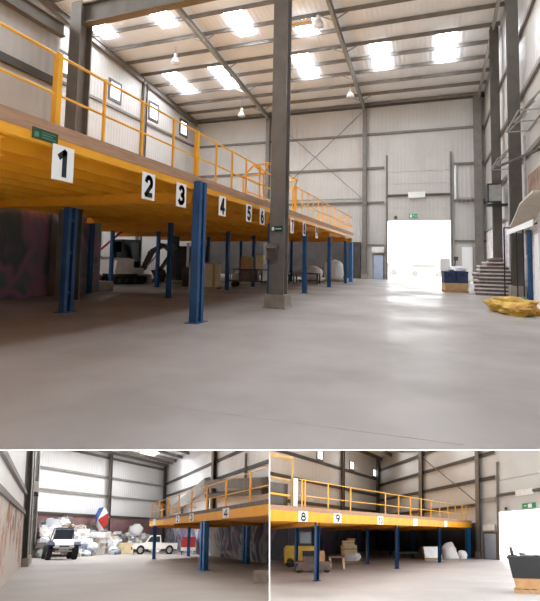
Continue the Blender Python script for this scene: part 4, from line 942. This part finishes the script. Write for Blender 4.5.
# white packs further back
m = sf(13.2, 26.4, 0, .88, 12)
t = thing('white_pack', 'white wrapped cube beside the third edge post of the lower right hall', 'wrapped goods', m(0, 0, 0)); MB().box(m, -.62, .62, -.5, .5, .14, .82).build('wrap', 'plastic_wrap', t); pallet(m, t, 1.3, 1.0, 0)
t = thing('low_rack', 'low dark rack of flat goods left of the white wrapped cube', 'rack', sf(15.5, 25.6)(0, 0, 0)); m = sf(16.0, 24.8, 0, .9); MB().box(m, -1.3, 1.0, -.4, .4, .35, .45).build('top', 'mach_dark', t)
for x in (-1.2, .9): MB().box(m, x - .05, x + .05, -.35, .35, 0, .35).build('leg', 'mach_dark', t)
m = sf(11.4, 29.6, 0, .9)
for x, s, lab in ((-.15, .55, 'large lumpy white sack pile near the far mezzanine post of the lower right hall'), (.75, .3, 'small white sack right of the larger white sack pile')):
    tag(MB().blob(m, (x, 0, s * .75), (s, s * .8, s), 3 + int(10 * s), .35, 3).build('white_sack', 'waste0', None, True), lab, 'sack')
# dark crate at right edge
m = sf(1.3, 16.4, 0, .75, -4)
t = thing('pallet', 'timber pallet under the brown carton at the right edge of the lower right hall', 'pallet', m(0, 0, 0)); pallet(m, t, 1.15, 1.0, 0, 'slats')
tag(MB().box(m, -.5, .65, -.45, .45, .135, .45).build('carton', 'cardboard'), 'brown carton under the black crate at the right edge', 'carton')
t = thing('plastic_crate', 'big black crate on the brown carton at the right edge', 'crate', m(0, 0, .45)); MB().box(m, -.52, .68, -.48, .48, .45, 1.1).build('body', 'black', t); MB().box(m, -.56, .72, -.52, .52, 1.05, 1.12).build('rim', 'black', t)
t = thing('monitor', 'pale screen on a dark stand on top of the black crate', 'monitor', m(-.4, .2, 1.12)); MB().box(m, -.7, -.1, .2, .28, 1.4, 1.75).build('screen', 'mach_white', t); MB().box(m, -.45, -.33, .2, .28, 1.12, 1.4).build('stand', 'mach_dark', t); MB().box(m, -.55, -.22, .1, .35, 1.12, 1.15).build('foot', 'mach_dark', t)
tag(MB().blob(m, (.3, .0, 1.24), (.38, .3, .15), 5, .45, 3).build('film_heap', 'plastic_wrap'), 'pale crumpled film on top of the black crate', 'plastic film')

# ------------------------------------------------------------------ light, world, camera
w = bpy.data.worlds.new('World'); S.world = w; w.use_nodes = True
w.node_tree.nodes['Background'].inputs[0].default_value = (.96, .98, 1, 1)
w.node_tree.nodes['Background'].inputs[1].default_value = 4.0

cd = bpy.data.cameras.new('Camera'); cam = bpy.data.objects.new('Camera', cd); COL.objects.link(cam)
cd.sensor_fit = 'HORIZONTAL'; cd.sensor_width = 36; cd.lens = 446 / 540 * 36; cd.shift_y = -(300.5 - 225) / 540; cd.clip_start = .05; cd.clip_end = 400
Rm3 = Matrix(((.94009, -.00764, -.34083), (.34037, .07774, .93707), (.01934, -.99694, .07568)))
q = Rm3 @ Matrix(((1, 0, 0), (0, -1, 0), (0, 0, -1)))
cam.matrix_world = Matrix.Translation(V((0, 0, 1.6))) @ q.to_4x4()
S.camera = cam
S.view_settings.view_transform = 'Standard'; S.view_settings.look = 'None'; S.view_settings.exposure = .2; S.view_settings.gamma = 1; S.view_settings.use_curve_mapping = False
S.cycles.max_bounces = 8; S.cycles.diffuse_bounces = 5
